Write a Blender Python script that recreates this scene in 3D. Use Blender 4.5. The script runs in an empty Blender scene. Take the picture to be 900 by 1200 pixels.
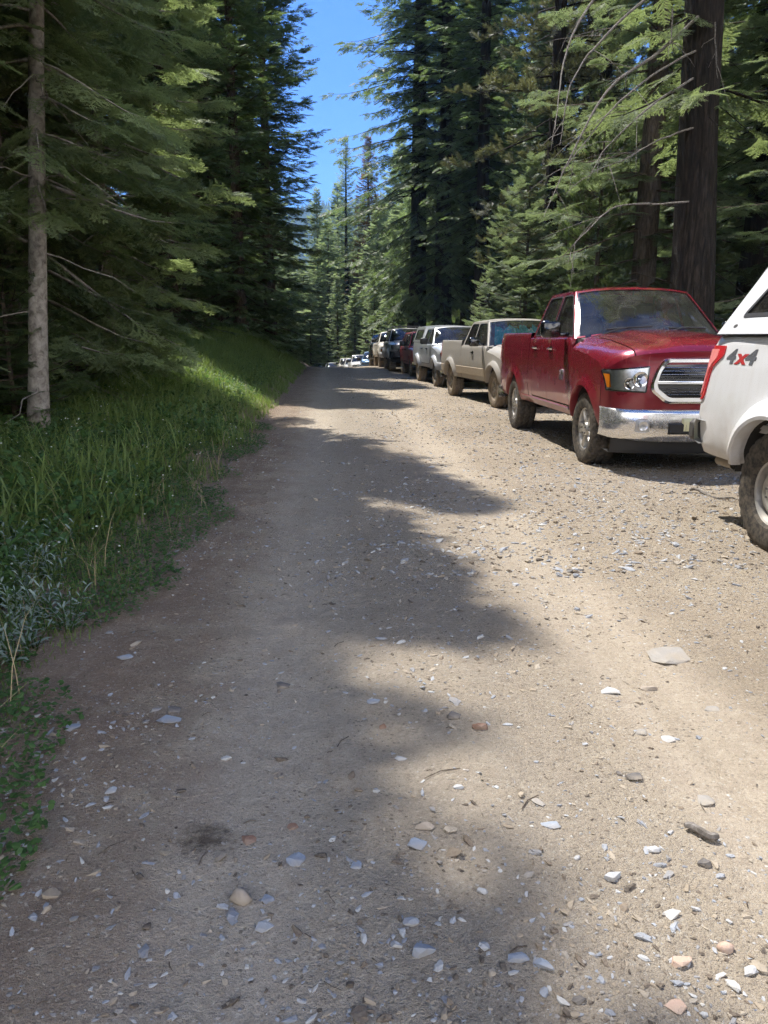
import bpy, math, random
import numpy as np
from mathutils import Vector, Matrix, noise as mnoise
from mathutils.geometry import tessellate_polygon

scene = bpy.context.scene
COL = scene.collection
rng = np.random.default_rng(11)
random.seed(5)
PI = math.pi

# ------------------------------------------------------------------ camera model (used to read distances off the ground)
CAM_H, FPX = 1.45, 900.0
_th, _ps = math.radians(12.84), math.radians(3.84)
_fw = np.array([math.sin(_ps)*math.cos(_th), math.cos(_ps)*math.cos(_th), -math.sin(_th)])
_rt = np.array([math.cos(_ps), -math.sin(_ps), 0.0])
_up = np.cross(_rt, _fw)

def on_ground(px, py, z=0.0):
    d = _fw + _rt*(px-450)/FPX + _up*(600-py)/FPX
    t = (z-CAM_H)/d[2]
    return d[0]*t, d[1]*t

# ------------------------------------------------------------------ mesh building
class MB:
    """collects vertices and faces, builds one mesh object"""
    def __init__(self):
        self.v = []; self.f = []; self.m = []; self.n = 0
    def add(self, verts, faces, mat=0):
        verts = np.asarray(verts, float).reshape(-1, 3)
        self.v.append(verts)
        for f in faces:
            self.f.append([int(i)+self.n for i in f]); self.m.append(mat)
        self.n += len(verts)
        return self
    def grid(self, P, mat=0, cu=False, cv=False):
        P = np.asarray(P, float); nu, nv = P.shape[:2]
        fs = []
        for i in range(nu if cu else nu-1):
            a = i*nv; b = ((i+1) % nu)*nv
            for j in range(nv if cv else nv-1):
                k = (j+1) % nv
                fs.append((a+j, b+j, b+k, a+k))
        return self.add(P.reshape(-1, 3), fs, mat)
    def box(self, x0, x1, y0, y1, z0, z1, mat=0, bev=0.0):
        if bev <= 0:
            v = [(x, y, z) for x in (x0, x1) for y in (y0, y1) for z in (z0, z1)]
            return self.add(v, [(0,1,3,2),(4,6,7,5),(0,4,5,1),(2,3,7,6),(0,2,6,4),(1,5,7,3)], mat)
        b = min(bev, (x1-x0)*.45, (y1-y0)*.45, (z1-z0)*.45)
        v = []; idx = {}
        for sx in (0,1):
            for sy in (0,1):
                for sz in (0,1):
                    X=(x0,x1)[sx]; Y=(y0,y1)[sy]; Z=(z0,z1)[sz]
                    ix=X+b*(1-2*sx); iy=Y+b*(1-2*sy); iz=Z+b*(1-2*sz)
                    for a,p in enumerate(((X,iy,iz),(ix,Y,iz),(ix,iy,Z))):
                        idx[(sx,sy,sz,a)]=len(v); v.append(p)
        F=[]
        for s in (0,1):
            F.append([idx[(s,0,0,0)],idx[(s,1,0,0)],idx[(s,1,1,0)],idx[(s,0,1,0)]])
            F.append([idx[(0,s,0,1)],idx[(1,s,0,1)],idx[(1,s,1,1)],idx[(0,s,1,1)]])
            F.append([idx[(0,0,s,2)],idx[(1,0,s,2)],idx[(1,1,s,2)],idx[(0,1,s,2)]])
        for s in (0,1):
            for t in (0,1):
                F.append([idx[(s,t,0,0)],idx[(s,t,1,0)],idx[(s,t,1,1)],idx[(s,t,0,1)]])
                F.append([idx[(s,0,t,0)],idx[(s,1,t,0)],idx[(s,1,t,2)],idx[(s,0,t,2)]])
                F.append([idx[(0,s,t,1)],idx[(1,s,t,1)],idx[(1,s,t,2)],idx[(0,s,t,2)]])
        for k in [(a,b_,c) for a in (0,1) for b_ in (0,1) for c in (0,1)]:
            F.append([idx[k+(0,)],idx[k+(1,)],idx[k+(2,)]])
        return self.add(v, F, mat)
    def tube(self, path, r, n=8, mat=0, cap=True):
        path = [Vector(p) for p in path]; m = len(path)
        rs = r if hasattr(r, '__len__') else [r]*m
        rows = []
        up = Vector((0.03,0.02,1))
        for i,p in enumerate(path):
            t = (path[min(i+1,m-1)]-path[max(i-1,0)]).normalized()
            a = t.cross(up)
            if a.length < 1e-3: a = t.cross(Vector((1,0,0)))
            a.normalize(); b = t.cross(a)
            rows.append([tuple(p+(a*math.cos(2*PI*k/n)+b*math.sin(2*PI*k/n))*rs[i]) for k in range(n)])
        base = self.n
        self.grid(rows, mat, cv=True)
        if cap:
            self.f.append([base+k for k in range(n)]); self.m.append(mat)
            self.f.append([base+(m-1)*n+k for k in range(n)]); self.m.append(mat)
        return self
    def lathe(self, prof, n=32, mat=0, axis='x', c=(0,0,0)):
        """prof: list of (axial, radius)"""
        rows = []
        for k in range(n):
            a = 2*PI*k/n
            row = []
            for ax, r in prof:
                if axis == 'x': row.append((c[0]+ax, c[1]+r*math.cos(a), c[2]+r*math.sin(a)))
                elif axis == 'y': row.append((c[0]+r*math.cos(a), c[1]+ax, c[2]+r*math.sin(a)))
                else: row.append((c[0]+r*math.cos(a), c[1]+r*math.sin(a), c[2]+ax))
            rows.append(row)
        return self.grid(rows, mat, cu=True)
    def plate(self, outer, holes, fn, thick=0.0, mat=0, thick_dir=None):
        """flat outline with holes in (a,b); fn(a,b,d) -> point, d = depth below the face"""
        loops = [outer]+list(holes)
        flat = [p for l in loops for p in l]
        tris = tessellate_polygon([[Vector((p[0],p[1],0)) for p in l] for l in loops])
        self.add([fn(a,b,0) for a,b in flat], tris, mat)
        if thick:
            s = 0
            for l in loops:
                n = len(l)
                v = [fn(a,b,0) for a,b in l]+[fn(a,b,thick) for a,b in l]
                self.add(v, [(i,(i+1)%n,n+(i+1)%n,n+i) for i in range(n)], mat)
            self.add([fn(a,b,thick) for a,b in flat], tris, mat)
        return self
    def build(self, name, mats, parent=None, angle=40, weld=True):
        me = bpy.data.meshes.new(name)
        v = np.concatenate(self.v) if self.v else np.zeros((0,3))
        me.from_pydata(v.tolist(), [], self.f)
        mats = mats if isinstance(mats, (list,tuple)) else [mats]
        for m in mats: me.materials.append(m)
        me.polygons.foreach_set('material_index', self.m)
        if weld and len(v) < 200000:
            import bmesh
            bm = bmesh.new(); bm.from_mesh(me)
            bmesh.ops.remove_doubles(bm, verts=bm.verts, dist=0.0004)
            bmesh.ops.recalc_face_normals(bm, faces=bm.faces)
            bm.to_mesh(me); bm.free()
        me.polygons.foreach_set('use_smooth', [True]*len(me.polygons))
        me.set_sharp_from_angle(angle=math.radians(angle))
        o = bpy.data.objects.new(name, me); COL.objects.link(o)
        if parent: o.parent = parent
        return o

def mesh_np(name, V, T, mats, tone=None, mat_idx=None, smooth=False, parent=None):
    """big triangle/quad mesh straight from numpy arrays (T: (n,3) or (n,4))"""
    me = bpy.data.meshes.new(name)
    nv, nf, k = len(V), len(T), T.shape[1]
    me.vertices.add(nv); me.vertices.foreach_set('co', np.ascontiguousarray(V, np.float32).ravel())
    me.loops.add(nf*k); me.loops.foreach_set('vertex_index', np.ascontiguousarray(T, np.int32).ravel())
    me.polygons.add(nf); me.polygons.foreach_set('loop_start', np.arange(0, nf*k, k, dtype=np.int32))
    try: me.polygons.foreach_set('loop_total', np.full(nf, k, dtype=np.int32))
    except Exception: pass
    if mat_idx is not None: me.polygons.foreach_set('material_index', np.asarray(mat_idx, np.int32))
    me.polygons.foreach_set('use_smooth', np.full(nf, smooth, dtype=bool))
    for m in (mats if isinstance(mats, (list,tuple)) else [mats]): me.materials.append(m)
    if tone is not None:
        at = me.attributes.new('tone', 'FLOAT', 'POINT')
        at.data.foreach_set('value', np.ascontiguousarray(tone, np.float32))
    me.update(calc_edges=True)
    o = bpy.data.objects.new(name, me); COL.objects.link(o)
    if parent: o.parent = parent
    return o

def thing(name, label, cat, loc=(0,0,0), rz=0.0, group=None):
    o = bpy.data.objects.new(name, None); COL.objects.link(o)
    o.empty_display_size = .3
    o.location = loc; o.rotation_euler = (0,0,rz)
    o['label'] = label; o['category'] = cat
    if group: o['group'] = group
    return o

def tag(o, label, cat, group=None, kind=None):
    o['label'] = label; o['category'] = cat
    if group: o['group'] = group
    if kind: o['kind'] = kind
    return o

def dup(root, loc, rz=0.0, scale=None, label=None, group=None):
    r = root.copy(); COL.objects.link(r)
    r.location = loc; r.rotation_euler = (0,0,rz)
    if scale is not None: r.scale = scale
    if label: r['label'] = label
    if group: r['group'] = group
    for ch in list(root.children):
        c = ch.copy(); COL.objects.link(c); c.parent = r
        for g in ch.children:
            d = g.copy(); COL.objects.link(d); d.parent = c
    return r

# ------------------------------------------------------------------ materials
class NT:
    def __init__(self, name):
        self.mat = bpy.data.materials.new(name); self.mat.use_nodes = True
        self.t = self.mat.node_tree; self.t.nodes.clear()
        self.out = self.t.nodes.new('ShaderNodeOutputMaterial')
    def n(self, typ, **kw):
        nd = self.t.nodes.new(typ)
        ins = kw.pop('ins', {})
        for k, v in kw.items(): setattr(nd, k, v)
        for k, v in ins.items(): self.set(nd, k, v)
        return nd
    def set(self, nd, k, v):
        s = nd.inputs[k]
        if isinstance(v, bpy.types.NodeSocket): self.t.links.new(v, s)
        elif isinstance(v, bpy.types.Node): self.t.links.new(v.outputs[0], s)
        else:
            if isinstance(v, (tuple,list)) and len(v) == 3 and s.type == 'RGBA': v = (*v, 1)
            s.default_value = v
    def surf(self, s): self.set(self.out, 'Surface', s); return self.mat
    def noise(self, vec, scale, detail=4, rough=.55, dist=0.0):
        return self.n('ShaderNodeTexNoise', ins={'Vector': vec, 'Scale': scale, 'Detail': detail, 'Roughness': rough, 'Distortion': dist}).outputs['Fac']
    def ramp(self, fac, stops, interp='LINEAR'):
        r = self.n('ShaderNodeValToRGB', ins={'Fac': fac}); r.color_ramp.interpolation = interp
        el = r.color_ramp.elements
        while len(el) < len(stops): el.new(.5)
        for e, (p, c) in zip(el, stops):
            e.position = p; e.color = (*c, 1) if len(c) == 3 else c
        return r.outputs['Color']
    def rng(self, v, a, b, c=0.0, d=1.0):
        return self.n('ShaderNodeMapRange', ins={'Value': v, 'From Min': a, 'From Max': b, 'To Min': c, 'To Max': d}).outputs[0]
    def math(self, op, a, b=0.0, clamp=False):
        nd = self.n('ShaderNodeMath', operation=op, use_clamp=clamp); self.set(nd, 0, a); self.set(nd, 1, b); return nd.outputs[0]
    def mix(self, f, a, b):
        nd = self.n('ShaderNodeMix', data_type='RGBA')
        self.set(nd, 0, f); self.set(nd, 6, a); self.set(nd, 7, b); return nd.outputs[2]
    def bump(self, h, strength=.5, dist=.01, normal=None):
        ins = {'Height': h, 'Strength': strength, 'Distance': dist}
        if normal is not None: ins['Normal'] = normal
        return self.n('ShaderNodeBump', ins=ins).outputs[0]
    def obj(self): return self.n('ShaderNodeTexCoord').outputs['Object']
    def pos(self): return self.n('ShaderNodeNewGeometry').outputs['Position']
    def pri(self, **kw):
        return self.n('ShaderNodeBsdfPrincipled', ins={k.replace('_',' '): v for k, v in kw.items()}).outputs[0]

def simple(name, col, rough=.5, metal=0.0, var=.15, scale=30, bump=0.0, coat=0.0, spec=.5):
    t = NT(name); p = t.obj()
    nz = t.noise(p, scale)
    c = t.mix(nz, tuple(x*(1-var) for x in col), tuple(min(1, x*(1+var)) for x in col))
    kw = dict(Base_Color=c, Roughness=t.rng(nz, 0, 1, max(0, rough-.08), min(1, rough+.08)), Metallic=metal, Coat_Weight=coat, Specular_IOR_Level=spec)
    if bump: kw['Normal'] = t.bump(nz, .6, bump)
    return t.surf(t.pri(**kw))

DUST = (.34, .27, .19)
def paint(name, col, metal=.0, rough=.35, dust_top=.9, dust_lo=.4, dust_amt=.8, film=.1, coat=.8, flake=0.0):
    """car paint under dust: a thin film everywhere, mud thrown up from the wheels low down"""
    t = NT(name); p = t.obj()
    z = t.n('ShaderNodeSeparateXYZ', ins={0: p}).outputs[2]
    n1 = t.noise(p, 2.2, 5, .6); n2 = t.noise(p, 14, 4, .65)
    st = t.n('ShaderNodeMapping', ins={'Vector': p, 'Scale': (6, 6, .9)}).outputs[0]
    n3 = t.noise(st, 3, 3, .6)
    low = t.rng(t.math('ADD', z, t.rng(n1, .3, .7, .22, -.22)), dust_top, dust_lo)
    mud = t.math('MULTIPLY', low, t.rng(n2, .25, .75, .55, 1.0))
    mud = t.math('MULTIPLY', mud, dust_amt, clamp=True)
    fl = t.math('MULTIPLY', t.rng(n3, .35, .75, .35, 1.3), film)
    f = t.math('MAXIMUM', mud, fl, )
    base = col
    if flake:
        vor = t.n('ShaderNodeTexVoronoi', ins={'Vector': p, 'Scale': 900}).outputs['Color']
        base = t.mix(t.math('MULTIPLY', vor, flake), col, tuple(min(1, c*2.2) for c in col))
    c = t.mix(f, base, DUST)
    r = t.rng(f, 0, .8, rough, .85)
    cw = t.rng(f, 0, .5, coat, 0)
    return t.surf(t.pri(Base_Color=c, Metallic=t.rng(f, 0, .6, metal, 0), Roughness=r, Coat_Weight=cw, Coat_Roughness=.06))

def glass(name, tint=(.42,.47,.47), dust=.06, refl=1.5):
    t = NT(name); p = t.obj()
    fr = t.n('ShaderNodeFresnel', ins={'IOR': refl}).outputs[0]
    fr = t.rng(fr, 0, 1, .02, 1)
    tr = t.n('ShaderNodeBsdfTransparent', ins={'Color': tint}).outputs[0]
    gl = t.n('ShaderNodeBsdfGlossy', ins={'Color': (.95,.97,1), 'Roughness': .03}).outputs[0]
    m = t.n('ShaderNodeMixShader', ins={0: fr, 1: tr, 2: gl}).outputs[0]
    d = t.n('ShaderNodeBsdfDiffuse', ins={'Color': (.5,.47,.42)}).outputs[0]
    sp = t.noise(p, 45, 3, .7); big = t.noise(p, 3, 2)
    f = t.math('MULTIPLY', t.rng(sp, .45, .8, .3, 1.6), t.rng(big, .3, .7, dust*.4, dust*1.6), clamp=True)
    return t.surf(t.n('ShaderNodeMixShader', ins={0: f, 1: m, 2: d}).outputs[0])

M = {}
M['rubber'] = None
t = NT('tyre_rubber'); p = t.obj(); nz = t.noise(p, 25, 5, .65); n2 = t.noise(p, 4)
c = t.mix(t.rng(nz, .35, .75, .0, .8), (.028,.026,.024), (.17,.14,.105))
M['rubber'] = t.surf(t.pri(Base_Color=c, Roughness=.85, Specular_IOR_Level=.3, Normal=t.bump(nz, .4, .003)))
t = NT('dusty_tyre_rubber'); p = t.obj(); nz = t.noise(p, 25, 5, .65)
c = t.mix(t.rng(nz, .3, .7, .35, .95), (.03,.028,.026), (.26,.205,.145))
M['rubber_dusty'] = t.surf(t.pri(Base_Color=c, Roughness=.9, Specular_IOR_Level=.2, Normal=t.bump(nz, .4, .003)))
M['chrome'] = None
t = NT('road_dusted_chrome'); p = t.obj(); nz = t.noise(p, 4, 4, .6); n2 = t.noise(p, 90, 3, .6)
f = t.math('MULTIPLY', t.rng(nz, .38, .72, .02, .36), t.rng(n2, .3, .7, .5, 1.2), clamp=True)
M['chrome'] = t.surf(t.pri(Base_Color=t.mix(f, (.78,.78,.77), (.36,.31,.25)), Metallic=t.rng(f, 0, .6, 1, .2), Roughness=t.rng(f, 0, .6, .1, .55)))
M['clean_chrome'] = simple('bright_chrome', (.8,.8,.8), .09, 1.0, .05)
M['alloy'] = simple('dusty_alloy', (.5,.48,.45), .38, .85, .25, 18)
M['alloy_mud'] = simple('mud_coated_alloy', (.3,.25,.19), .75, .2, .3, 14)
M['alloy_dark'] = simple('painted_dark_alloy_pocket', (.09,.085,.08), .6, .3, .3, 20)
M['steel_wheel'] = simple('worn_silver_wheel', (.36,.34,.31), .5, .6, .25, 20)
M['black_plastic'] = simple('black_textured_plastic', (.022,.022,.023), .6, 0, .3, 60)
M['gloss_black'] = simple('gloss_black_paint', (.008,.008,.009), .12, 0, .2, 20, coat=.6)
M['liner'] = simple('wheel_well_liner', (.03,.026,.021), .95, 0, .4, 12)
M['under'] = simple('undercarriage_grime', (.022,.019,.016), .9, 0, .4, 9)
M['interior'] = simple('grey_cabin_trim', (.075,.072,.068), .85, 0, .2, 30)
M['seat_cloth'] = simple('seat_cloth', (.11,.105,.1), .95, 0, .2, 60)
M['amber'] = simple('amber_lens', (.75,.22,.015), .2, 0, .15, 40, coat=.5)
M['red_lens'] = simple('red_lens', (.55,.025,.03), .22, 0, .15, 40, coat=.5)
M['red_lens_light'] = simple('pale_red_lens', (.85,.27,.25), .25, 0, .1, 40, coat=.5)
M['reflector'] = simple('lamp_reflector', (.62,.63,.64), .22, .7, .35, 28)
M['plate'] = simple('licence_plate_paint', (.62,.6,.38), .45, 0, .15, 50)
M['weathered_silver'] = simple('silver_trim', (.55,.55,.55), .3, .8, .1)
M['glass'] = glass('windscreen_glass', (.66,.72,.70), .085)
M['glass_dark'] = glass('privacy_glass', (.12,.12,.12), .07)
M['glass_side'] = glass('side_window_glass', (.3,.31,.31), .06)
t = NT('headlamp_lens'); fr = t.n('ShaderNodeFresnel', ins={'IOR': 1.5}).outputs[0]
M['lens'] = t.surf(t.n('ShaderNodeMixShader', ins={0: fr, 1: t.n('ShaderNodeBsdfTransparent', ins={'Color': (.93,.93,.92)}).outputs[0], 2: t.n('ShaderNodeBsdfGlossy', ins={'Roughness': .04}).outputs[0]}).outputs[0])
# ------------------------------------------------------------------ the lie of the land
_PY = [-80, 34, 38, 42, 46, 50, 54, 62, 70, 78, 86, 100, 140, 250, 2000]
_PZ = [0, 0, -.02, -.10, -.28, -.60, -1.0, -1.75, -2.1, -2.45, -2.8, -3.4, -4.5, -7, -7]
def road_shift(y): return -3.6*np.clip((np.asarray(y, float)-48)/40, 0, 3)**1.5
def road_left(y):
    y = np.asarray(y, float)
    return -1.13+.10*np.sin(y*1.3)*np.exp(-y/30)+.07*np.sin(y*3.1+1)+.05*np.sin(y*7.3)+road_shift(y)
def ground_z(x, y):
    x = np.asarray(x, float); y = np.asarray(y, float)
    z = np.interp(y, _PY, _PZ)
    s = np.clip(road_left(y)-x, 0, None)
    k = np.interp(y, [0, 6, 12, 20, 28, 40, 60], [.08, .10, .13, .32, .60, .55, .3])
    z = z+k*np.minimum(s, 2.2)*np.clip(s/.5, 0, 1)**.7+.10*np.clip(s-2.2, 0, 30)
    r = np.clip(x-road_shift(y)-6.3, 0, None)
    z = z+.05*np.minimum(r, 25)*np.clip(r/2, 0, 1)
    return z
def gz(x, y): return float(ground_z(x, y))
# ------------------------------------------------------------------ vehicles: local x across, y from front bumper (0) to the tail, z up
def lerp(a, b, t): return a+(b-a)*t

def round_poly(pts, r, seg=5):
    """rounded corners for a 2-D outline; r scalar or per point"""
    n = len(pts); out = []
    for i in range(n):
        p = np.array(pts[i], float); a = np.array(pts[i-1], float); b = np.array(pts[(i+1) % n], float)
        ri = r[i] if hasattr(r, '__len__') else r
        if ri <= 0: out.append(tuple(p)); continue
        da = a-p; db = b-p; la = np.linalg.norm(da); lb = np.linalg.norm(db)
        k = min(ri, la*.45, lb*.45)
        p0 = p+da/la*k; p1 = p+db/lb*k
        for s in range(seg+1):
            t = s/seg
            out.append(tuple((1-t)**2*p0+2*t*(1-t)*p+t*t*p1))
    return out

def densify(pts, n):
    out = []
    for i in range(len(pts)):
        a, c = pts[i], pts[(i+1) % len(pts)]
        k = max(1, int(math.hypot(a[0]-c[0], a[1]-c[1])/n))
        k = n_fixed(k)
        for j in range(k): out.append((lerp(a[0], c[0], j/k), lerp(a[1], c[1], j/k)))
    return out
def n_fixed(k): return k

def deform(root, fn):
    seen = set()
    for ch in root.children_recursive:
        if ch.type != 'MESH' or ch.name.startswith(('wheel', 'tyre')) and not ch.name.startswith(('wheel_arch', 'wheel_well')): continue
        me = ch.data
        if me.name in seen: continue
        seen.add(me.name)
        n = len(me.vertices); co = np.zeros(n*3); me.vertices.foreach_get('co', co); co = co.reshape(-1, 3)
        me.vertices.foreach_set('co', fn(co).ravel()); me.update()

def offset_poly(pts, d):
    """crude outward offset from the centroid side (d>0 grows)"""
    n = len(pts); P = np.array(pts, float); out = []
    area = sum(P[i-1][0]*P[i][1]-P[i][0]*P[i-1][1] for i in range(n))
    s = 1 if area > 0 else -1
    for i in range(n):
        e0 = P[i]-P[i-1]; e1 = P[(i+1) % n]-P[i]
        n0 = np.array([e0[1], -e0[0]]); n1 = np.array([e1[1], -e1[0]])
        n0 /= max(1e-9, np.linalg.norm(n0)); n1 /= max(1e-9, np.linalg.norm(n1))
        m = n0+n1; l = np.linalg.norm(m)
        m = m/l if l > 1e-6 else n0
        out.append(tuple(P[i]+s*m*d/max(.5, float(m@n0))))
    return out

TYRES = {}
def wheel_meshes(R, w, rim, rub, mats):
    """tyre with tread blocks and a wheel disc; outer face towards -x, centre at origin"""
    key = (R, w, rim, rub.name, tuple(m.name for m in mats))
    if key in TYRES: return TYRES[key]
    rr = R*(.60 if rim not in ('steel','ten') else .56)
    N = 168
    h = w/2
    prof = [(-h+.03, rr-.012, 0), (-h+.008, rr+.006, 0), (-h-.004, rr+(R-rr)*.35, 0), (-h-.006, rr+(R-rr)*.62, 0), (-h+.004, R-.034, 1), (-h+.014, R-.012, 2), (-h+.03, R-.002, 2)]
    tre = []
    for k, x in enumerate(np.linspace(-h+.05, h-.05, 9)):
        tre.append((x, R, 3+k))
    prof = prof+tre+[(-a, r, f) for a, r, f in prof[::-1]]
    rows = []
    for i in range(N):
        a = 2*PI*i/N; row = []
        for a_x, r, f in prof:
            if f == 1 and (i % 6) < 2: r -= .006
            if f == 2 and (i % 6) in (0, 1): r -= .013
            if f >= 3:
                k = f-3
                if k in (2, 6): r -= .010
                elif (i+k*2) % 6 in (0,): r -= .011
                elif (i+k) % 6 == 3 and k in (1, 4, 7): r -= .006
            row.append((a_x, r*math.cos(a), r*math.sin(a)))
        rows.append(row)
    mb = MB(); mb.grid(rows, 0, cu=True)
    ty = mb.build('tyre', rub, angle=28)
    # raised side-wall ring
    # disc ------------------------------------------------
    mb = MB()
    nth = 120; spokes = {'five': 5, 'six': 6, 'ten': 10, 'steel': 8}[rim]
    rads = [.0, .035, .07, .085, .10]+list(np.linspace(.12, rr-.035, 8))+[rr-.022, rr-.008, rr+.002, rr+.004]
    x0 = -h+.028
    def depth(r, th):
        q = (th*spokes/(2*PI)) % 1.0; q = abs(q-.5)*2        # 1 on spoke axis, 0 between
        if r > rr-.03: return (0.0 if r > rr-.015 else .012), 0
        if r < .04: return -.012, 0
        if r < .08: return -.002, 0
        t = (r-.08)/(rr-.03-.08)
        if rim == 'steel':
            d = .055-.045*math.sin(PI*min(1, t*1.15))
            if .52 < t < .8 and q < .5: return d+.05, 1
            return d, 0
        half = {'five': lerp(.62, .40, t), 'six': lerp(.70, .42, t), 'ten': lerp(.6, .5, t)}[rim]
        if rim == 'five':                                     # twin-rib spokes with a hollow down the middle
            if q > 1-half:
                rib = (q-(1-half))/half
                hol = .018 if rib > .72 and t > .15 else 0.0
                return .028*(1-t)*.6+.004+hol, 0
            return .085, 1
        if q > 1-half: return .02*(1-t)+.006, 0
        return .075, 1
    P = np.zeros((nth, len(rads), 3)); Fm = np.zeros((nth, len(rads)), int)
    for i in range(nth):
        th = 2*PI*i/nth
        for j, r in enumerate(rads):
            d, m = depth(r, th+1e-4)
            P[i, j] = (x0+d, r*math.cos(th), r*math.sin(th)); Fm[i, j] = m
    base = mb.n
    vs = P.reshape(-1, 3); fs0 = []; fs1 = []
    nv = len(rads)
    for i in range(nth):
        i2 = (i+1) % nth
        for j in range(nv-1):
            f = (i*nv+j, i2*nv+j, i2*nv+j+1, i*nv+j+1)
            (fs1 if Fm[i, j]+Fm[i2, j]+Fm[i, j+1]+Fm[i2, j+1] >= 3 else fs0).append(f)
    mb.add(vs, fs0, 0); mb.add(vs, fs1, 1)
    for k in range(5 if rim == 'five' else 6):                # lug nuts
        a = 2*PI*k/(5 if rim == 'five' else 6)+.3
        mb.lathe([(-.016, .0), (-.016, .008), (0, .0095)], 8, 1, c=(x0, .058*math.cos(a), .058*math.sin(a)))
    di = mb.build('wheel', list(mats), angle=30)
    COL.objects.unlink(ty); COL.objects.unlink(di)
    TYRES[key] = (ty, di)
    return TYRES[key]

class Vehicle:
    def __init__(s, **k):
        d = dict(L=5.8, W=.99, wb=3.55, fo=.96, R=.42, tw=.28, sill=.52, ra=.50, z_nose=1.2, z_cowl=1.30, y_cowl=1.5, y_wtop=2.2, z_roof=1.97,
                 y_rt=3.45, y_cab=3.6, belt=1.28, rail=1.42, doors=[(1.52, 2.55), (2.56, 3.45)], pillars=[2.55], style='pickup', yF=.46,
                 tum=.36, flare=.03, fb=.78, rim='six', seats=False, crown=.05, roll=.10, rc=.10, handles=True, mirror='black_plastic',
                 bump='chrome', grille='plain', topper=False, nose_n=2.6, bb=.42, arch_trim=None, dome=.02, last_gap=.09, rear_z=.62)
        d.update(k); s.__dict__.update(d)
        s.zc = s.R-.012
        s.axles = (s.fo, s.fo+s.wb)
        s.zrt = s.z_roof-.075
        s.xb = s.W-.055
    # --- surfaces
    def yplan(s, u):
        u = min(1.0, abs(u)); return s.yF*(1-(1-u**s.nose_n)**(1/s.nose_n))
    def hw(s, y, z):
        w = s.W+float(np.interp(z, [s.sill-.02, s.sill+.09, s.sill+.28, s.belt-.34, s.belt-.1, s.belt, s.belt+.2], [-.075, -.03, -.006, 0, -.014, -.03, -.055]))
        if y > s.L-.5: w -= .05*((y-(s.L-.5))/.5)**2
        if y < 1.0: w -= .035*((1.0-max(y,0))/1.0)**2
        for yc in s.axles:
            r = math.hypot(y-yc, z-s.zc)
            if r > s.ra-.02: w += s.flare*math.exp(-((r-s.ra)/.085)**2)
        return w
    def zb(s, y, lo):
        z = lo
        for yc in s.axles:
            d = abs(y-yc)
            if d < s.ra: z = max(z, s.zc+math.sqrt(max(0, s.ra**2-d*d)))
        return z
    def top(s, u, y):
        """hood and fender tops; u in [-1,1]"""
        u = abs(u)
        y0 = s.yplan(u)+.015
        t = max(0, min(1, (y-y0)/(s.y_cowl-y0)))
        z = float(np.interp(t, [0, .03, .09, .2, .5, 1], [s.z_nose-.07, s.z_nose-.025, s.z_nose+.005, s.z_nose+.03, lerp(s.z_nose, s.z_cowl, .62), s.z_cowl]))
        z += s.crown*(1-u*u)-s.roll*u**9
        k = s.dome*max(0, min(1, t*6))*(1-.4*t)
        z += k*(1/(1+math.exp((u-.42)*40)))
        return z
    def zt(s, y):
        if y <= s.y_cowl: return s.top(1.0, y)
        if y <= s.y_cowl+.12: return lerp(s.top(1, s.y_cowl), s.belt, (y-s.y_cowl)/.12)
        if s.style == 'pickup' and y > s.y_cab+.01: return s.rail
        return s.belt
    def cols(s, ya, yb):
        ys = set(np.round(np.linspace(ya, yb, max(3, int((yb-ya)/.09)+1)), 4))
        for yc in s.axles:
            for a in np.linspace(0, PI, 25):
                y = yc+s.ra*math.cos(a)
                if ya < y < yb: ys.add(round(y, 4))
            sl = s.sill
            if sl > s.zc:
                q = math.sqrt(max(0, s.ra**2-(sl-s.zc)**2))
                for y in (yc-q, yc+q):
                    if ya < y < yb: ys.add(round(y, 4))
        ys = sorted(ys); out = [ys[0]]
        for y in ys[1:]:
            if y-out[-1] > .006: out.append(y)
        out[-1] = yb
        return out
    def panel(s, mb, ya, yb, sg, lo=None, hi=None, mat=0, lip=True, roll=True, nr=13, ins=0.0):
        lo = s.sill if lo is None else lo
        rows = []
        for y in s.cols(ya, yb):
            b = s.zb(y, lo); t = s.zt(min(max(y, ya+.001), yb-.001)) if hi is None else hi
            row = []
            if lip: row += [(sg*(s.hw(y, b)-.09-ins), y, b+.004), (sg*(s.hw(y, b)-.012-ins), y, b)]
            for k in range(nr):
                z = lerp(b, t, (k+.12)/(nr-1+.12) if lip else k/(nr-1)); row.append((sg*(s.hw(y, z)-ins), y, z))
            if roll and y > s.y_cowl+.001 or (roll and hi is None and ya > s.y_cowl-.2):
                w = s.hw(y, t)
                row += [(sg*(w-.008-ins), y, t+.008), (sg*(w-.03-ins), y, t+.012), (sg*(w-.085-ins), y, t+.010)]
                if s.style == 'pickup' and y > s.y_cab+.005: row += [(sg*(w-.10-ins), y, t-.03)]
            rows.append(row)
        m = max(len(r) for r in rows)
        rows = [r+[r[-1]]*(m-len(r)) for r in rows]
        mb.grid(rows, mat)
    def fpt(s, x, z, off=0.0):
        u = min(.9999, abs(x)/s.hw(s.yF, z))
        t = (z-s.fb)/(s.z_nose-.07-s.fb)
        pr = .05*t*t-.02*math.sin(PI*max(0, min(1, t)))
        return (x, s.yplan(u)+.015+pr*(1-u**4)-off-.05*(1-u**4)*0, z)
    def xs(s, z): return s.xb-(z-s.belt)*s.tum
    def yA(s, z): return lerp(s.y_cowl+.10, s.y_wtop, (z-s.belt)/(s.zrt-s.belt))
    def yC(s, z): return lerp(s.y_cab, s.y_rt, (z-s.belt)/(s.zrt-s.belt))
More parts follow.
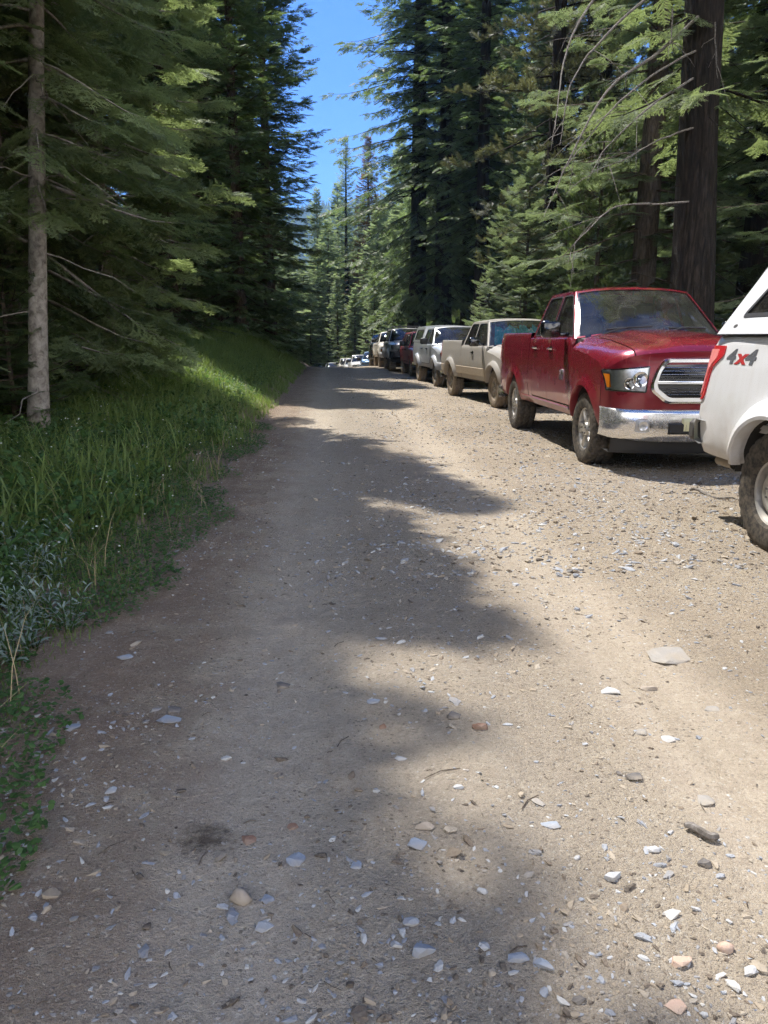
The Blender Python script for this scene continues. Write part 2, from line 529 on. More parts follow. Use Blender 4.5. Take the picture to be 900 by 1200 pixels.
    def roofz(s, u, v):
        g = float(np.interp(v, [0, .12, .5, .9, 1], [.52, .85, 1, .86, .6]))
        return s.zrt+(s.z_roof-s.zrt)*g*(1-abs(u)**2.8)
    def ws_pt(s, p, q):
        """windscreen, p across 0..1, q bottom to top 0..1"""
        u = 2*p-1
        b = np.array([u*(s.xb-.012), s.y_cowl+.10-.22*(1-u*u), s.z_cowl+.005+s.crown*.6*(1-u*u) if abs(u) < 1 else s.belt])
        b[2] = lerp(s.belt, s.z_cowl+.012, 1-abs(u)**4)+.02*(1-u*u)
        xt = s.xs(s.zrt)-.012
        t = np.array([u*xt, s.y_wtop-.13*(1-u*u), s.roofz(u, 0)])
        r = b*(1-q)+t*q
        r[1] -= .035*math.sin(PI*q)*(1-u**4); r[2] += .03*math.sin(PI*q)*(1-u**4)
        return r
    def bl_pt(s, p, q):
        u = 2*p-1
        b = np.array([u*(s.xb-.012), s.y_cab+.05*(1-u*u), s.belt])
        t = np.array([u*(s.xs(s.zrt)-.012), s.y_rt+.08*(1-u*u), s.roofz(u, 1)])
        return b*(1-q)+t*q

def make_vehicle(V, name, label, cat, P, loc, rz, group='vehicles parked nose to tail along the road'):
    root = thing(name, label, cat, loc, rz, group)
    W, L = V.W, V.L
    mp = P
    # ---------------- body shell: fenders, rocker, rear quarters, nose, roof, pillars
    mb = MB()
    df = V.doors[0][0]; dl = V.doors[-1][1]
    rear_end = L-V.rc
    for sg in (-1, 1):
        V.panel(mb, V.yF, df-.006, sg, roll=False)
        V.panel(mb, df-.006, dl+.006, sg, hi=V.sill+.112, roll=False, nr=4)
        if V.style == 'pickup':
            if dl+.03 < V.y_cab: V.panel(mb, dl+.006, V.y_cab, sg)
            V.panel(mb, V.y_cab+.02, rear_end, sg)
        else:
            V.panel(mb, dl+.006, rear_end, sg)
        # rear corner
        ztop = V.rail if V.style == 'pickup' else V.belt
        rows = []
        for a in np.linspace(0, PI/2, 7):
            row = []
            for z in np.linspace(V.rear_z if V.rear_z > V.sill else V.sill, ztop, 10):
                w = V.hw(rear_end, z)
                row.append((sg*(w-V.rc+V.rc*math.cos(a)), rear_end+V.rc*math.sin(a), z))
            row.append((row[-1][0]-sg*.03, row[-1][1]-.03*math.sin(a), ztop+.012)); rows.append(row)
        mb.grid(rows)
        # hood-side fender tops
        rows = []
        for u in np.linspace(.785, 1, 9):
            y0 = V.yplan(u)+.015; row = []
            for t in np.concatenate([[0, .02, .05, .09, .14], np.linspace(.2, 1, 14)]):
                y = lerp(y0, V.y_cowl, t); z = V.top(u, y)
                row.append((sg*u*V.hw(y, z), y, z))
            rows.append(row)
        mb.grid(rows)
    # nose skin
    rows = []
    for u in np.concatenate([-np.linspace(1, 0, 25)[:-1], np.linspace(0, 1, 25)]):
        row = []
        zl = V.top(u, V.yplan(u)+.015)
        for z in np.linspace(V.fb, zl, 9):
            x = u*V.hw(V.yF, z)
            p = V.fpt(x, z); row.append((p[0], lerp(p[1], V.yplan(u)+.015, max(0, (z-V.fb)/(zl-V.fb))**6), z))
        rows.append(row)
    mb.grid(rows)
    # roof
    rows = []
    for u in np.linspace(-1, 1, 21):
        row = []
        for v in np.linspace(0, 1, 13):
            yf = V.ws_pt((u+1)/2, 1)[1]; yr = V.bl_pt((u+1)/2, 1)[1]
            z = V.roofz(u, v); row.append((u*V.xs(V.zrt), lerp(yf, yr, v), z))
        rows.append(row)
    mb.grid(rows)
    # windscreen and backlight surrounds
    for fn, m in ((V.ws_pt, .014), (V.bl_pt, .09)):
        for (p0, p1, q0, q1) in ((0, m, 0, 1), (1-m, 1, 0, 1), (m, 1-m, .955, 1), (m, 1-m, 0, .03)):
            rows = [[fn(lerp(p0, p1, a), lerp(q0, q1, b)) for b in np.linspace(0, 1, 7)] for a in np.linspace(0, 1, 9 if p1-p0 > .2 else 3)]
            mb.grid(rows)
    # side frames with window openings
    wins = []
    z0, z1 = V.belt+.035, V.zrt-.045
    outline = round_poly([(V.yA(V.belt)-.005, V.belt-.02), (V.yA(V.zrt), V.zrt), (V.yC(V.zrt), V.zrt), (V.yC(V.belt), V.belt-.02)], [0, .12, .16, 0])
    edges = V.pillars; holes = []
    nW = len(edges)+1
    for i in range(nW):
        a0 = (V.yA(z0)+.025, V.yA(z1)+.03) if i == 0 else (edges[i-1]+.035, edges[i-1]+.05)
        a1 = (V.yC(z0)-V.last_gap-.02, V.yC(z1)-V.last_gap) if i == nW-1 else (edges[i]-.035, edges[i]-.02)
        holes.append(round_poly([(a0[0], z0), (a0[1], z1), (a1[1], z1), (a1[0], z0)], [.03, .07, .09 if i == nW-1 else .05, .04]))
    for sg in (-1, 1):
        mb.plate(outline, holes, lambda a, b, d, sg=sg: (sg*(V.xs(b)-d), a, b), .035)
    body = mb.build('body', mp['paint'], root, angle=38)
    # ---------------- hood
    mb = MB(); rows = []
    for u in np.linspace(-.775, .775, 37):
        y0 = V.yplan(u)+.015; row = []
        for t in np.concatenate([[0, .015, .035, .06, .1, .15], np.linspace(.2, 1, 14)]):
            y = lerp(y0, V.y_cowl-.02, t); z = V.top(u, y)
            row.append((u*V.hw(y, z), y, z+.002))
        rows.append(row)
    mb.grid(rows); mb.build('hood', mp['paint'], root, angle=50)
    # ---------------- doors
    for (a, b) in V.doors:
        for sg in (-1, 1):
            mb = MB(); V.panel(mb, a+.004, b-.004, sg, lo=V.sill+.12)
            for yy in (a+.004, b-.004):       # door edges
                col = [(sg*V.hw(yy, z), yy, z) for z in np.linspace(V.zb(yy, V.sill+.12), V.belt, 8)]
                mb.grid([col, [(x-sg*.05, y, z) for x, y, z in col]])
            d = mb.build('door', mp['paint'], root, angle=38)
            if V.handles:
                hz = V.belt-.13; hy = b-.15; w = V.hw(hy, hz)
                h = MB()
                h.tube([(sg*(w+.004), hy-.085, hz), (sg*(w+.034), hy-.06, hz), (sg*(w+.036), hy+.05, hz), (sg*(w+.004), hy+.085, hz)], .014, 8)
                c = []
                for k in range(20):
                    an = 2*PI*k/20; c.append((hy-.005+.055*math.cos(an), hz-.004+.042*math.sin(an)))
                h.plate(c, [], lambda q, r, dd, sg=sg: (sg*(V.hw(q, r)+.0025), q, r), mat=1)  # black disc: shade of the handle recess put into the colour
                h.build('door_handle', [M[mp.get('handle', 'clean_chrome')], M['gloss_black']], d)
    # ---------------- glass
    for sg in (-1, 1):
        for i, h in enumerate(holes):
            g = MB()
            g.plate(offset_poly(h, .004), [], lambda a, b, d, sg=sg: (sg*(V.xs(b)-.014), a, b))
            g.plate(offset_poly(h, .006), [offset_poly(h, -.012)], lambda a, b, d, sg=sg: (sg*(V.xs(b)+.003-d), a, b), .014, mat=1)
            g.build('side_window', [mp['side_glass'] if i == 0 else mp['rear_glass'], M['black_plastic']], root)
    g = MB()
    g.grid([[V.ws_pt(p, q)-np.array([0, -.006, .006]) for q in np.linspace(.04, .955, 9)] for p in np.linspace(.012, .988, 17)])
    for (p0, p1, q0, q1) in ((.012, .03, .03, .957), (.97, .988, .03, .957), (.012, .988, .94, .957), (.012, .988, .0, .045)):
        g.grid([[V.ws_pt(lerp(p0, p1, a), lerp(q0, q1, b))-np.array([0, -.002, .002]) for b in np.linspace(0, 1, 7)] for a in np.linspace(0, 1, 15)], 1)
    g.build('windscreen', [mp['wind_glass'], M['gloss_black']], root)
    g = MB()
    g.grid([[V.bl_pt(p, q)-np.array([0, .006, .006]) for q in np.linspace(.02, .96, 5)] for p in np.linspace(.08, .92, 9)])
    g.build('rear_window', mp['rear_glass'], root)
    # cowl and wipers
    mb = MB(); rows = []
    for u in np.linspace(-.93, .93, 21):
        b = V.ws_pt((u+1)/2, .02)
        rows.append([(b[0], lerp(V.y_cowl-.02, b[1], t), lerp(V.top(u, V.y_cowl)-.03, b[2]-.01, t)) for t in (-.2, .5, 1.05)])
    mb.grid(rows); mb.build('cowl', M['black_plastic'], root)
    for (pa, pb) in ((.58, .86), (.18, .47)):
        mb = MB()
        path = [V.ws_pt(lerp(pa, pb, t), .07+.03*t)+np.array([0, -.035, .02]) for t in np.linspace(0, 1, 7)]
        mb.tube(path, .014, 6)
        mb.tube([V.ws_pt(pa-.04, .0)+np.array([0, -.04, .0]), V.ws_pt(lerp(pa, pb, .25), .05)+np.array([0, -.055, .03]), V.ws_pt(lerp(pa, pb, .5), .085)+np.array([0, -.045, .025])], .011, 6)
        mb.build('wiper', M['black_plastic'], root)
    # ---------------- underside, wells, cabin
    mb = MB()
    mb.box(-W*.72, W*.72, .35, L-.35, V.sill-.06, V.sill+.12)
    mb.box(-W+.10, W-.10, V.axles[0]+V.ra+.02, V.axles[1]-V.ra-.02, V.sill-.015, V.sill+.05)
    for yc in V.axles:
        mb.tube([(-W+.15, yc, V.zc), (W-.15, yc, V.zc)], .06, 8)
        mb.lathe([(-.14, .06), (-.1, .15), (.1, .15), (.14, .06)], 12, c=(.12, yc, V.zc))
    for sx in (-.45, .45): mb.box(sx-.05, sx+.05, .3, L-.3, V.sill-.13, V.sill-.04)
    mb.tube([(.5, 1.5, V.sill-.1), (.5, L-.8, V.sill-.12)], .05, 8)
    mb.build('underbody', M['under'], root)
    for yc in V.axles:
        for sg in (-1, 1):
            mb = MB(); rows = []
            for a in np.linspace(.12, PI-.12, 19):
                y, z = yc+(V.ra+.012)*math.cos(a), V.zc+(V.ra+.012)*math.sin(a)
                rows.append([(sg*(W-.045), y, z), (sg*(W-.42), y, z)])
            mb.grid(rows)
            mb.add([(sg*(W-.42), yc, V.zc)]+[r[1] for r in rows], [(0, i+1, i+2) for i in range(len(rows)-1)])
            mb.build('wheel_well', M['liner'], root)
    mb = MB()                                        # cabin tub: floor, firewall, inner door skins
    yb_ = V.y_cab if V.style == 'pickup' else L-.25
    mb.box(-W+.12, W-.12, V.y_cowl-.05, yb_-.05, V.sill+.13, V.sill+.16)
    mb.box(-W+.12, W-.12, V.y_cowl-.08, V.y_cowl-.04, V.sill+.1, V.z_cowl-.06)
    mb.box(-W+.12, W-.12, yb_-.08, yb_-.04, V.sill+.1, V.belt-.01)
    for sg in (-1, 1): mb.box(min(sg*(W-.13), sg*(W-.10)), max(sg*(W-.13), sg*(W-.10)), V.y_cowl-.05, yb_-.05, V.sill+.1, V.belt-.005)
    # dashboard top
    mb.box(-W+.14, W-.14, V.y_cowl+.0, V.y_cowl+.52, V.belt-.30, V.belt-.005, bev=.05)
    mb.build('cabin', M['interior'], root)
    rowsY = V.seats or []
    for yy in rowsY:
        for sx in (-.42, .42):
            mb = MB()
            mb.box(sx-.25, sx+.25, yy-.45, yy+.05, V.belt-.42, V.belt-.27, bev=.05)
            mb.box(sx-.25, sx+.25, yy+.02, yy+.16, V.belt-.36, V.belt+.27, bev=.06)
            mb.box(sx-.13, sx+.13, yy+.06, yy+.15, V.belt+.29, V.belt+.47, bev=.04)
            mb.box(sx-.05, sx+.05, yy+.09, yy+.12, V.belt+.2, V.belt+.35)
            mb.build('seat', M['seat_cloth'], root)
    if rowsY:
        mb = MB(); c = (.42, V.y_cowl+.62, V.belt-.02)
        ring = [(c[0]+.185*math.cos(a), c[1]+.185*math.sin(a)*.35, c[2]+.185*math.sin(a)*.94) for a in np.linspace(0, 2*PI, 25)]
        mb.tube(ring, .016, 6, cap=False); mb.box(c[0]-.17, c[0]+.17, c[1]-.015, c[1]+.015, c[2]-.03, c[2]+.03)
        mb.build('steering_wheel', M['black_plastic'], root)
        mb = MB(); mb.box(-.11, .11, V.y_wtop-.10, V.y_wtop-.07, V.zrt-.12, V.zrt-.05, bev=.01); mb.tube([(0, V.y_wtop-.08, V.zrt-.06), (0, V.y_wtop-.07, V.zrt+.03)], .012, 6)
        mb.build('rear_view_mirror', M['black_plastic'], root)
    # ---------------- wheels
    ty, di = wheel_meshes(V.R, V.tw, V.rim, M[mp['rubber']], [M[x] for x in mp['wheel']])
    for yc in V.axles:
        for sg in (-1, 1):
            d = di.copy(); COL.objects.link(d); d.parent = root
            d.location = (sg*(W-V.tw/2-.012+mp.get('poke', 0)), yc, V.zc)
            ang = random.uniform(0, 6)
            d.rotation_euler = (ang if sg < 0 else -ang, 0, 0 if sg < 0 else PI)
            c = ty.copy(); COL.objects.link(c); c.parent = d
    # ---------------- mirrors
    for sg in (-1, 1):
        mb = MB(); y = V.y_cowl+.38; z = V.belt+.06; w = W-.06
        mw, mh = mp.get('mirror_size', (.24, .19))
        mb.box(*sorted((sg*(w-.02), sg*(w+.16))), y-.03, y+.03, z-.035, z+.015, bev=.012)
        mb.box(*sorted((sg*(w+.10), sg*(w+.10+mw))), y-.07, y+.045, z-.05, z-.05+mh, bev=.035)
        o = mb.build('wing_mirror', M[V.mirror], root, angle=60)
        if mp.get('mirror_cap'):
            mb = MB(); mb.box(*sorted((sg*(w+.095), sg*(w+.105+mw))), y-.077, y+.02, z+mh*.42, z-.045+mh, bev=.03); mb.build('mirror_cap', mp['mirror_cap'], o, angle=60)
        mb = MB(); mb.box(*sorted((sg*(w+.12), sg*(w+.08+mw))), y+.043, y+.05, z-.03, z-.07+mh); mb.build('mirror_glass', M['clean_chrome'], o)
    # ---------------- front bumper
    zb0, zb1 = V.bb, V.fb+.005
    mb = MB(); rows = []
    for u in np.concatenate([-np.linspace(1, 0, 21)[:-1], np.linspace(0, 1, 21)]):
        row = []
        for t, o in ((0, .10), (0, .0), (.08, -.025), (.3, -.045), (.6, -.05), (.85, -.04), (.97, -.02), (1, .01), (1, .12)):
            z = lerp(zb0+.05*u**4, zb1, t)
            x = u*(V.hw(V.yF, V.fb)+.012)
            row.append((x, V.yplan(abs(u)**.9)*.95+.015+o*(1 if abs(u) < .97 else .7), z))
        rows.append(row)
    mb.grid(rows)
    bp = mb.build('front_bumper', M[V.bump] if isinstance(V.bump, str) else V.bump, root, angle=50)
    mb = MB(); rows = []
    for u in np.linspace(-.93, .93, 25):
        y = V.yplan(u)*.95+.05; x = u*V.hw(V.yF, V.fb)
        rows.append([(x, y+.0, zb0+.02+.05*u**4), (x, y+.015, zb0-.07), (x, y+.05, zb0-.13), (x, y+.3, zb0-.12)])
    mb.grid(rows); mb.build('air_dam', M['black_plastic'], root)
    def bpt(x, z, off):
        u = x/(V.hw(V.yF, V.fb)+.012); t = (z-zb0)/(zb1-zb0)
        o = float(np.interp(t, [0, .08, .3, .6, .85, .97, 1], [0, -.025, -.045, -.05, -.04, -.02, .01]))
        return (x, V.yplan(abs(u)**.9)*.95+.015+o-off, z)
    def patch(mb, c, fn, off, mat=0, nu=10, nv=5):
        """c: four (x,z) corners bl, br, tr, tl"""
        rows = []
        for a in np.linspace(0, 1, nu):
            row = []
            for b in np.linspace(0, 1, nv):
                x = lerp(lerp(c[0][0], c[1][0], a), lerp(c[3][0], c[2][0], a), b); z = lerp(lerp(c[0][1], c[1][1], a), lerp(c[3][1], c[2][1], a), b)
                row.append(fn(x, z, off))
            rows.append(row)
        mb.grid(rows, mat)
    for f in mp.get('front', []): f(V, root, patch, bpt, bp)
    # ---------------- rear end
    if V.style == 'pickup':
        mb = MB(); rows = []
        for x in np.linspace(-W+V.rc+.03, W-V.rc-.03, 11):
            rows.append([(x, L-.03, V.rail+.005), (x, L-.004, V.rail-.005), (x, L, V.rail-.06), (x, L-.012, V.rail-.16), (x, L-.012, V.rear_z+.2), (x, L, V.rear_z+.1), (x, L-.01, V.rear_z+.03)])
        mb.grid(rows)
        mb.box(-W+V.rc+.04, W-V.rc-.04, L-.08, L-.035, V.rear_z+.05, V.rail+.002)
        tg = mb.build('tailgate', mp['paint'], root)
        mb = MB(); mb.box(-.1, .1, L-.006, L+.012, V.rail-.19, V.rail-.10, bev=.008); mb.build('tailgate_handle', M['black_plastic'], tg)
        mb = MB()                                      # bed box
        mb.box(-W+.10, W-.10, V.y_cab+.03, L-.09, V.sill+.28, V.sill+.31)
        mb.box(-W+.10, W-.10, V.y_cab+.025, V.y_cab+.055, V.sill+.25, V.rail-.005)
        for sg in (-1, 1): mb.box(*sorted((sg*(W-.145), sg*(W-.115))), V.y_cab+.03, L-.09, V.sill+.25, V.rail-.01)
        mb.build('cargo_bed', mp['paint'], root)
    else:
        mb = MB(); rows = []
        for x in np.linspace(-W+V.rc+.03, W-V.rc-.03, 11):
            rows.append([(x, L-.005, V.belt+.012), (x, L, V.belt-.06), (x, L, V.rear_z+.1), (x, L-.01, V.rear_z+.02)])
        mb.grid(rows); mb.build('tailgate', mp['paint'], root)
        if V.y_cab < L-.12:                            # trunk lid behind a saloon cabin
            mb = MB(); mb.box(-W+.09, W-.09, V.y_cab-.05, L-.02, V.belt-.02, V.belt+.018, bev=.015); mb.build('boot_lid', mp['paint'], root)
    mb = MB(); rows = []
    for u in np.linspace(-1, 1, 17):
        y = L+.02-.16*abs(u)**5; x = u*(W-.01)
        rows.append([(x, y-.10, V.rear_z), (x, y+.045, V.rear_z), (x, y+.06, V.rear_z-.03), (x, y+.05, V.rear_z-.17), (x, y-.04, V.rear_z-.19)])
    mb.grid(rows); mb.build('rear_bumper', M[mp.get('rear_bumper', 'chrome')] if isinstance(mp.get('rear_bumper', 'chrome'), str) else mp['rear_bumper'], root)
    if mp.get('tail', True):
        for sg in (-1, 1):
            mb = MB(); rows = []
            zt_ = (V.rail if V.style == 'pickup' else V.belt)-.06
            for z in np.linspace(zt_-.36, zt_, 6):
                w = V.hw(rear_end, z); row = [(sg*(w+.004), rear_end-.10, z)]
                for a in np.linspace(0, PI/2, 6): row.append((sg*(w-V.rc+(V.rc+.005)*math.cos(a)), rear_end+(V.rc+.005)*math.sin(a), z))
                rows.append(row)
            mb.grid(rows); mb.build('tail_light', M['red_lens'], root)
    # topper over the bed
    if V.topper:
        T = V.topper
        zt_ = T['z']; tm = T.get('tum', .30); yA0, yB0 = V.y_cab+.05, L-.03
        def xt(z): return W-.045-(z-V.rail)*tm
        mb = MB()
        ya = lambda z: yA0+.02*(z-V.rail); yb2 = lambda z: yB0-T.get('rake', .35)*(z-V.rail)
        out = round_poly([(ya(V.rail), V.rail+.012), (ya(zt_), zt_), (yb2(zt_), zt_), (yb2(V.rail), V.rail+.012)], [0, .08, .16, 0])
        hs = [round_poly([(p[0], p[1]) for p in h], .06) for h in T['win']]
        for sg in (-1, 1):
            mb.plate(out, hs, lambda a, b, d, sg=sg: (sg*(xt(b)-d), a, b), .03)
            for h in hs:
                g = MB(); g.plate(offset_poly(h, .003), [], lambda a, b, d, sg=sg: (sg*(xt(b)-.010), a, b))
                g.plate(offset_poly(h, .012), [offset_poly(h, -.022)], lambda a, b, d, sg=sg: (sg*(xt(b)+.004-d), a, b), .014, mat=1)
                g.build('canopy_window', [mp['rear_glass'], M['black_plastic']], root)
        # roof of the canopy with rounded shoulders, front and rear walls
        rows = []
        for u in np.linspace(-1, 1, 19):
            rows.append([(u*xt(zt_), lerp(ya(zt_), yb2(zt_), v), zt_+.055*(1-abs(u)**2.6)*(1-.5*abs(2*v-1)**6)) for v in np.linspace(0, 1, 13)])
        mb.grid(rows)
        for fy, zz in ((ya, 0), (yb2, 1)):
            rows = []
            for u in np.linspace(-1, 1, 19):
                col = []
                for t in np.linspace(0, 1, 7):
                    z = lerp(V.rail+.012, zt_+.0275*(1-abs(u)**2.6), t); col.append((u*xt(min(z, zt_)), fy(min(z, zt_))+(.05*(1-u*u) if zz else 0), z))
                rows.append(col)
            mb.grid(rows)
        cn = mb.build('canopy', mp.get('canopy', mp['paint']), root)
        g = MB(); g.grid([[(u*(xt(z)-.14), yb2(z)+.05*(1-u*u)+.008, z) for z in np.linspace(V.rail+.1, zt_-.08, 5)] for u in np.linspace(-1, 1, 9)])
        g.build('canopy_rear_window', M['glass_dark'], root)
        for sg in (-1, 1):
            mb = MB(); mb.box(*sorted((sg*(W-.075), sg*(W-.030))), yA0, yB0, V.rail+.012, V.rail+.022); mb.build('canopy_seal', M['black_plastic'], root)
    for f in mp.get('extra', []): f(V, root)
    return root
# ------------------------------------------------------------------ fittings for particular vehicles
def grille_bars(outer, inner, bars, cross=None, emb=None, bar_mat='clean_chrome', mesh='gloss_black', ring='clean_chrome'):
    def f(V, root, patch, bpt, bp):
        fn = lambda a, b, d: V.fpt(a, b, .035-d)
        mb = MB(); N = len(outer); K = 5
        dense = lambda P: [(lerp(P[i][0], P[(i+1) % N][0], j/K), lerp(P[i][1], P[(i+1) % N][1], j/K)) for i in range(N) for j in range(K)]
        o_, i_ = dense(outer), dense(inner)
        mb.grid([[V.fpt(*a, .0), V.fpt(*a, .022), V.fpt(lerp(a[0], c[0], .35), lerp(a[1], c[1], .35), .040), V.fpt(*c, .034), V.fpt(*c, .004)] for a, c in zip(o_, i_)], 0, cu=True)
        zz = np.linspace(min(p[1] for p in inner)+.001, max(p[1] for p in inner)-.001, 10)
        _zs = [p[1] for p in inner]
        def xw(z):
            xs_ = []
            for i in range(len(inner)):
                (x0, z0), (x1, z1) = inner[i-1], inner[i]
                if (z0-z)*(z1-z) <= 0 and z0 != z1: xs_.append(lerp(x0, x1, (z-z0)/(z1-z0)))
            return max(xs_) if xs_ else 0
        mb.grid([[V.fpt(t_*xw(z), z, .008) for z in zz] for t_ in np.linspace(-1, 1, 25)], 1)
        g = mb.build('grille', [M[ring], M[mesh]], root)
        mb = MB()
        for z, h in bars:
            w = xw(z)-.004; xs_ = np.linspace(-w, w, 11)
            mb.grid([[V.fpt(x, z+dz, o) for dz, o in ((-h/2, .006), (-h/2, .026), (0, .032), (h/2, .026), (h/2, .006))] for x in xs_])
        mb.build('grille_bars', M[bar_mat], g)
        if emb:
            mb = MB(); mb.plate(round_poly(emb, .02), [], lambda a, b, d: V.fpt(a, b, .05-d), .02); mb.build('emblem', M['weathered_silver'], g)
    return f

def headlights(c, amber=None, lamps=()):
    """c: corners (x,z) for the +x side: inner-bottom, outer-bottom, outer-top, inner-top"""
    def f(V, root, patch, bpt, bp):
        for sg in (-1, 1):
            q = [(sg*x, z) for x, z in c]
            mb = MB(); patch(mb, q, V.fpt, .004, 0, 14, 8)
            for i in range(4):                       # dark rim round the lamp
                a, b = q[i], q[(i+1) % 4]
                mb.tube([V.fpt(lerp(a[0], b[0], t), lerp(a[1], b[1], t), .008) for t in np.linspace(0, 1, 8)], .008, 6, 1)
            h = mb.build('headlight', [M['reflector'], M['gloss_black']], root)
            for (x, z, r) in lamps:
                p = V.fpt(sg*x, z, .006)
                mb = MB(); mb.lathe([(.0, r), (-.022, r), (-.02, r*.86), (-.004, r*.6), (.002, .012), (-.012, .01), (-.014, 0)], 20, axis='y', c=p)
                mb.build('lamp_bowl', M['clean_chrome'], h)
            if amber:
                mb = MB(); patch(mb, [(sg*x, z) for x, z in amber], V.fpt, .018, 0, 8, 5); mb.build('turn_signal', M['amber'], h)
            mb = MB(); patch(mb, q, V.fpt, .024, 0, 14, 6); mb.build('lamp_lens', M['lens'], h)
    return f

def on_bumper(name, mat, boxes, off=.012):
    """rounded patches let into the bumper"""
    def f(V, root, patch, bpt, bp):
        for (x0, x1, z0, z1, m) in boxes:
            mb = MB(); e_ = .016
            ins = lambda d, o: [[bpt(lerp(x0+d, x1-d, a), lerp(z0+d, z1-d, q), o) for q in np.linspace(0, 1, 7)] for a in np.linspace(0, 1, 15)]
            g0, g1 = ins(0, .001), ins(e_, off)
            mb.grid(g1)
            for A, B in ((g0[0], g1[0]), (g0[-1], g1[-1]), ([r[0] for r in g0], [r[0] for r in g1]), ([r[-1] for r in g0], [r[-1] for r in g1])): mb.grid([A, B])
            mb.build(name if m is None else m[0], M[mat if m is None else m[1]], bp)
    return f

def side_trim(z0, z1, mat, name='side_moulding', off=.008, rng_=None):
    def f(V, root):
        for sg in (-1, 1):
            segs = rng_ or [(V.axles[0]+V.ra+.04, V.axles[1]-V.ra-.04)]
            for (a, b) in segs:
                mb = MB(); ys = np.linspace(a, b, 14)
                mb.grid([[(sg*(V.hw(y, z)+o), y, z) for z, o in ((z0, 0), (z0+.008, off), (z1-.008, off), (z1, 0))] for y in ys])
                mb.build(name, mat, root)
    return f

def arch_trim(mat, width=.07, proud=.025):
    def f(V, root):
        for yc in V.axles:
            for sg in (-1, 1):
                mb = MB(); rows = []
                a0 = math.asin(max(0, min(1, (V.sill-V.zc)/V.ra)))
                for a in np.linspace(a0, PI-a0, 25):
                    row = []
                    for dr, o in ((-.012, -.05), (-.012, proud*.8), (.012, proud), (width*.7, proud*.7), (width, .0)):
                        y, z = yc+(V.ra+dr)*math.cos(a), V.zc+(V.ra+dr)*math.sin(a)
                        row.append((sg*(V.hw(y, max(z, V.sill))+o), y, z))
                    rows.append(row)
                mb.grid(rows); mb.build('wheel_arch', mat, root)
    return f

def lettering(txts, size, mat, name, y, z, side=-1, gap=None, wide=1.0, shear=0.0, extrude=.006, weight=0.0):
    """raised letters on the flank, read from outside; txts list of (string, material, dy, dz)"""
    def f(V, root):
        for s, m, dy, dz in txts:
            cu = bpy.data.curves.new(name, 'FONT'); cu.body = s; cu.size = size; cu.extrude = extrude; cu.shear = shear; cu.offset = weight
            o = bpy.data.objects.new(name, cu); COL.objects.link(o)
            bpy.context.view_layer.update()
            dg = bpy.context.evaluated_depsgraph_get()
            me = bpy.data.meshes.new_from_object(o.evaluated_get(dg))
            bpy.data.objects.remove(o); bpy.data.curves.remove(cu)
            n = len(me.vertices); co = np.zeros(n*3); me.vertices.foreach_get('co', co); co = co.reshape(-1, 3)
            out = np.zeros_like(co)
            for i, (a, b, c) in enumerate(co):
                yy = y+dy-a*wide
                zz = z+dz+b
                out[i] = (side*(V.hw(yy, zz)+.002+max(0, c)), yy, zz)
            me.vertices.foreach_set('co', out.ravel()); me.materials.clear(); me.materials.append(m)
            ob = bpy.data.objects.new(name, me); COL.objects.link(ob); ob.parent = root
    return f

# ------------------------------------------------------------------ the red pickup
red_paint = paint('crimson_metallic_paint', (.20, .006, .020), metal=.35, rough=.25, dust_top=1.0, dust_lo=.35, dust_amt=.38, film=.03, coat=1.0, flake=.25)
RED = Vehicle(L=5.80, W=1.0, wb=3.56, fo=.98, R=.42, tw=.285, sill=.50, ra=.50, z_nose=1.32, z_cowl=1.455, y_cowl=1.52, y_wtop=2.33, z_roof=2.10,
              y_rt=3.42, y_cab=3.62, belt=1.43, rail=1.50, doors=[(1.60, 2.62), (2.62, 3.42)], pillars=[2.70], rim='five', seats=[2.75, 3.45],
              yF=.44, flare=.04, fb=.71, bb=.365, tum=.33, crown=.055, roll=.14, dome=.045, mirror='gloss_black', nose_n=2.9, last_gap=.08)
gO = round_poly([(-.44, .775), (.44, .775), (.59, .90), (.60, .97), (.545, 1.12), (.46, 1.245), (-.46, 1.245), (-.545, 1.12), (-.60, .97), (-.59, .90)], .05)
gI = round_poly([(-.41, .835), (.41, .835), (.53, .93), (.54, .98), (.505, 1.10), (.43, 1.195), (-.43, 1.195), (-.505, 1.10), (-.54, .98), (-.53, .93)], .04)
gB = [(.868, .009), (.897, .009), (.926, .009), (.985, .04), (1.04, .009), (1.075, .009), (1.11, .009), (1.145, .009)]
def red_valance(V, root, patch, bpt, bp):
    for sg in (-1, 1):
        mb = MB(); p = bpt(sg*.66, .55, .004)
        mb.plate(round_poly([(sg*.66-.075, .475), (sg*.66+.075, .475), (sg*.66+.06, .615), (sg*.66-.06, .615)], .03), [], lambda a, b, d: bpt(a, b, .008-d), .02)
        fo = mb.build('fog_lamp', M['weathered_silver'], bp)
        mb = MB(); mb.lathe([(0, .05), (-.02, .05), (-.016, .04), (-.004, .0)], 20, axis='y', c=bpt(sg*.66, .545, .010)); mb.build('lamp_bowl', M['reflector'], fo)
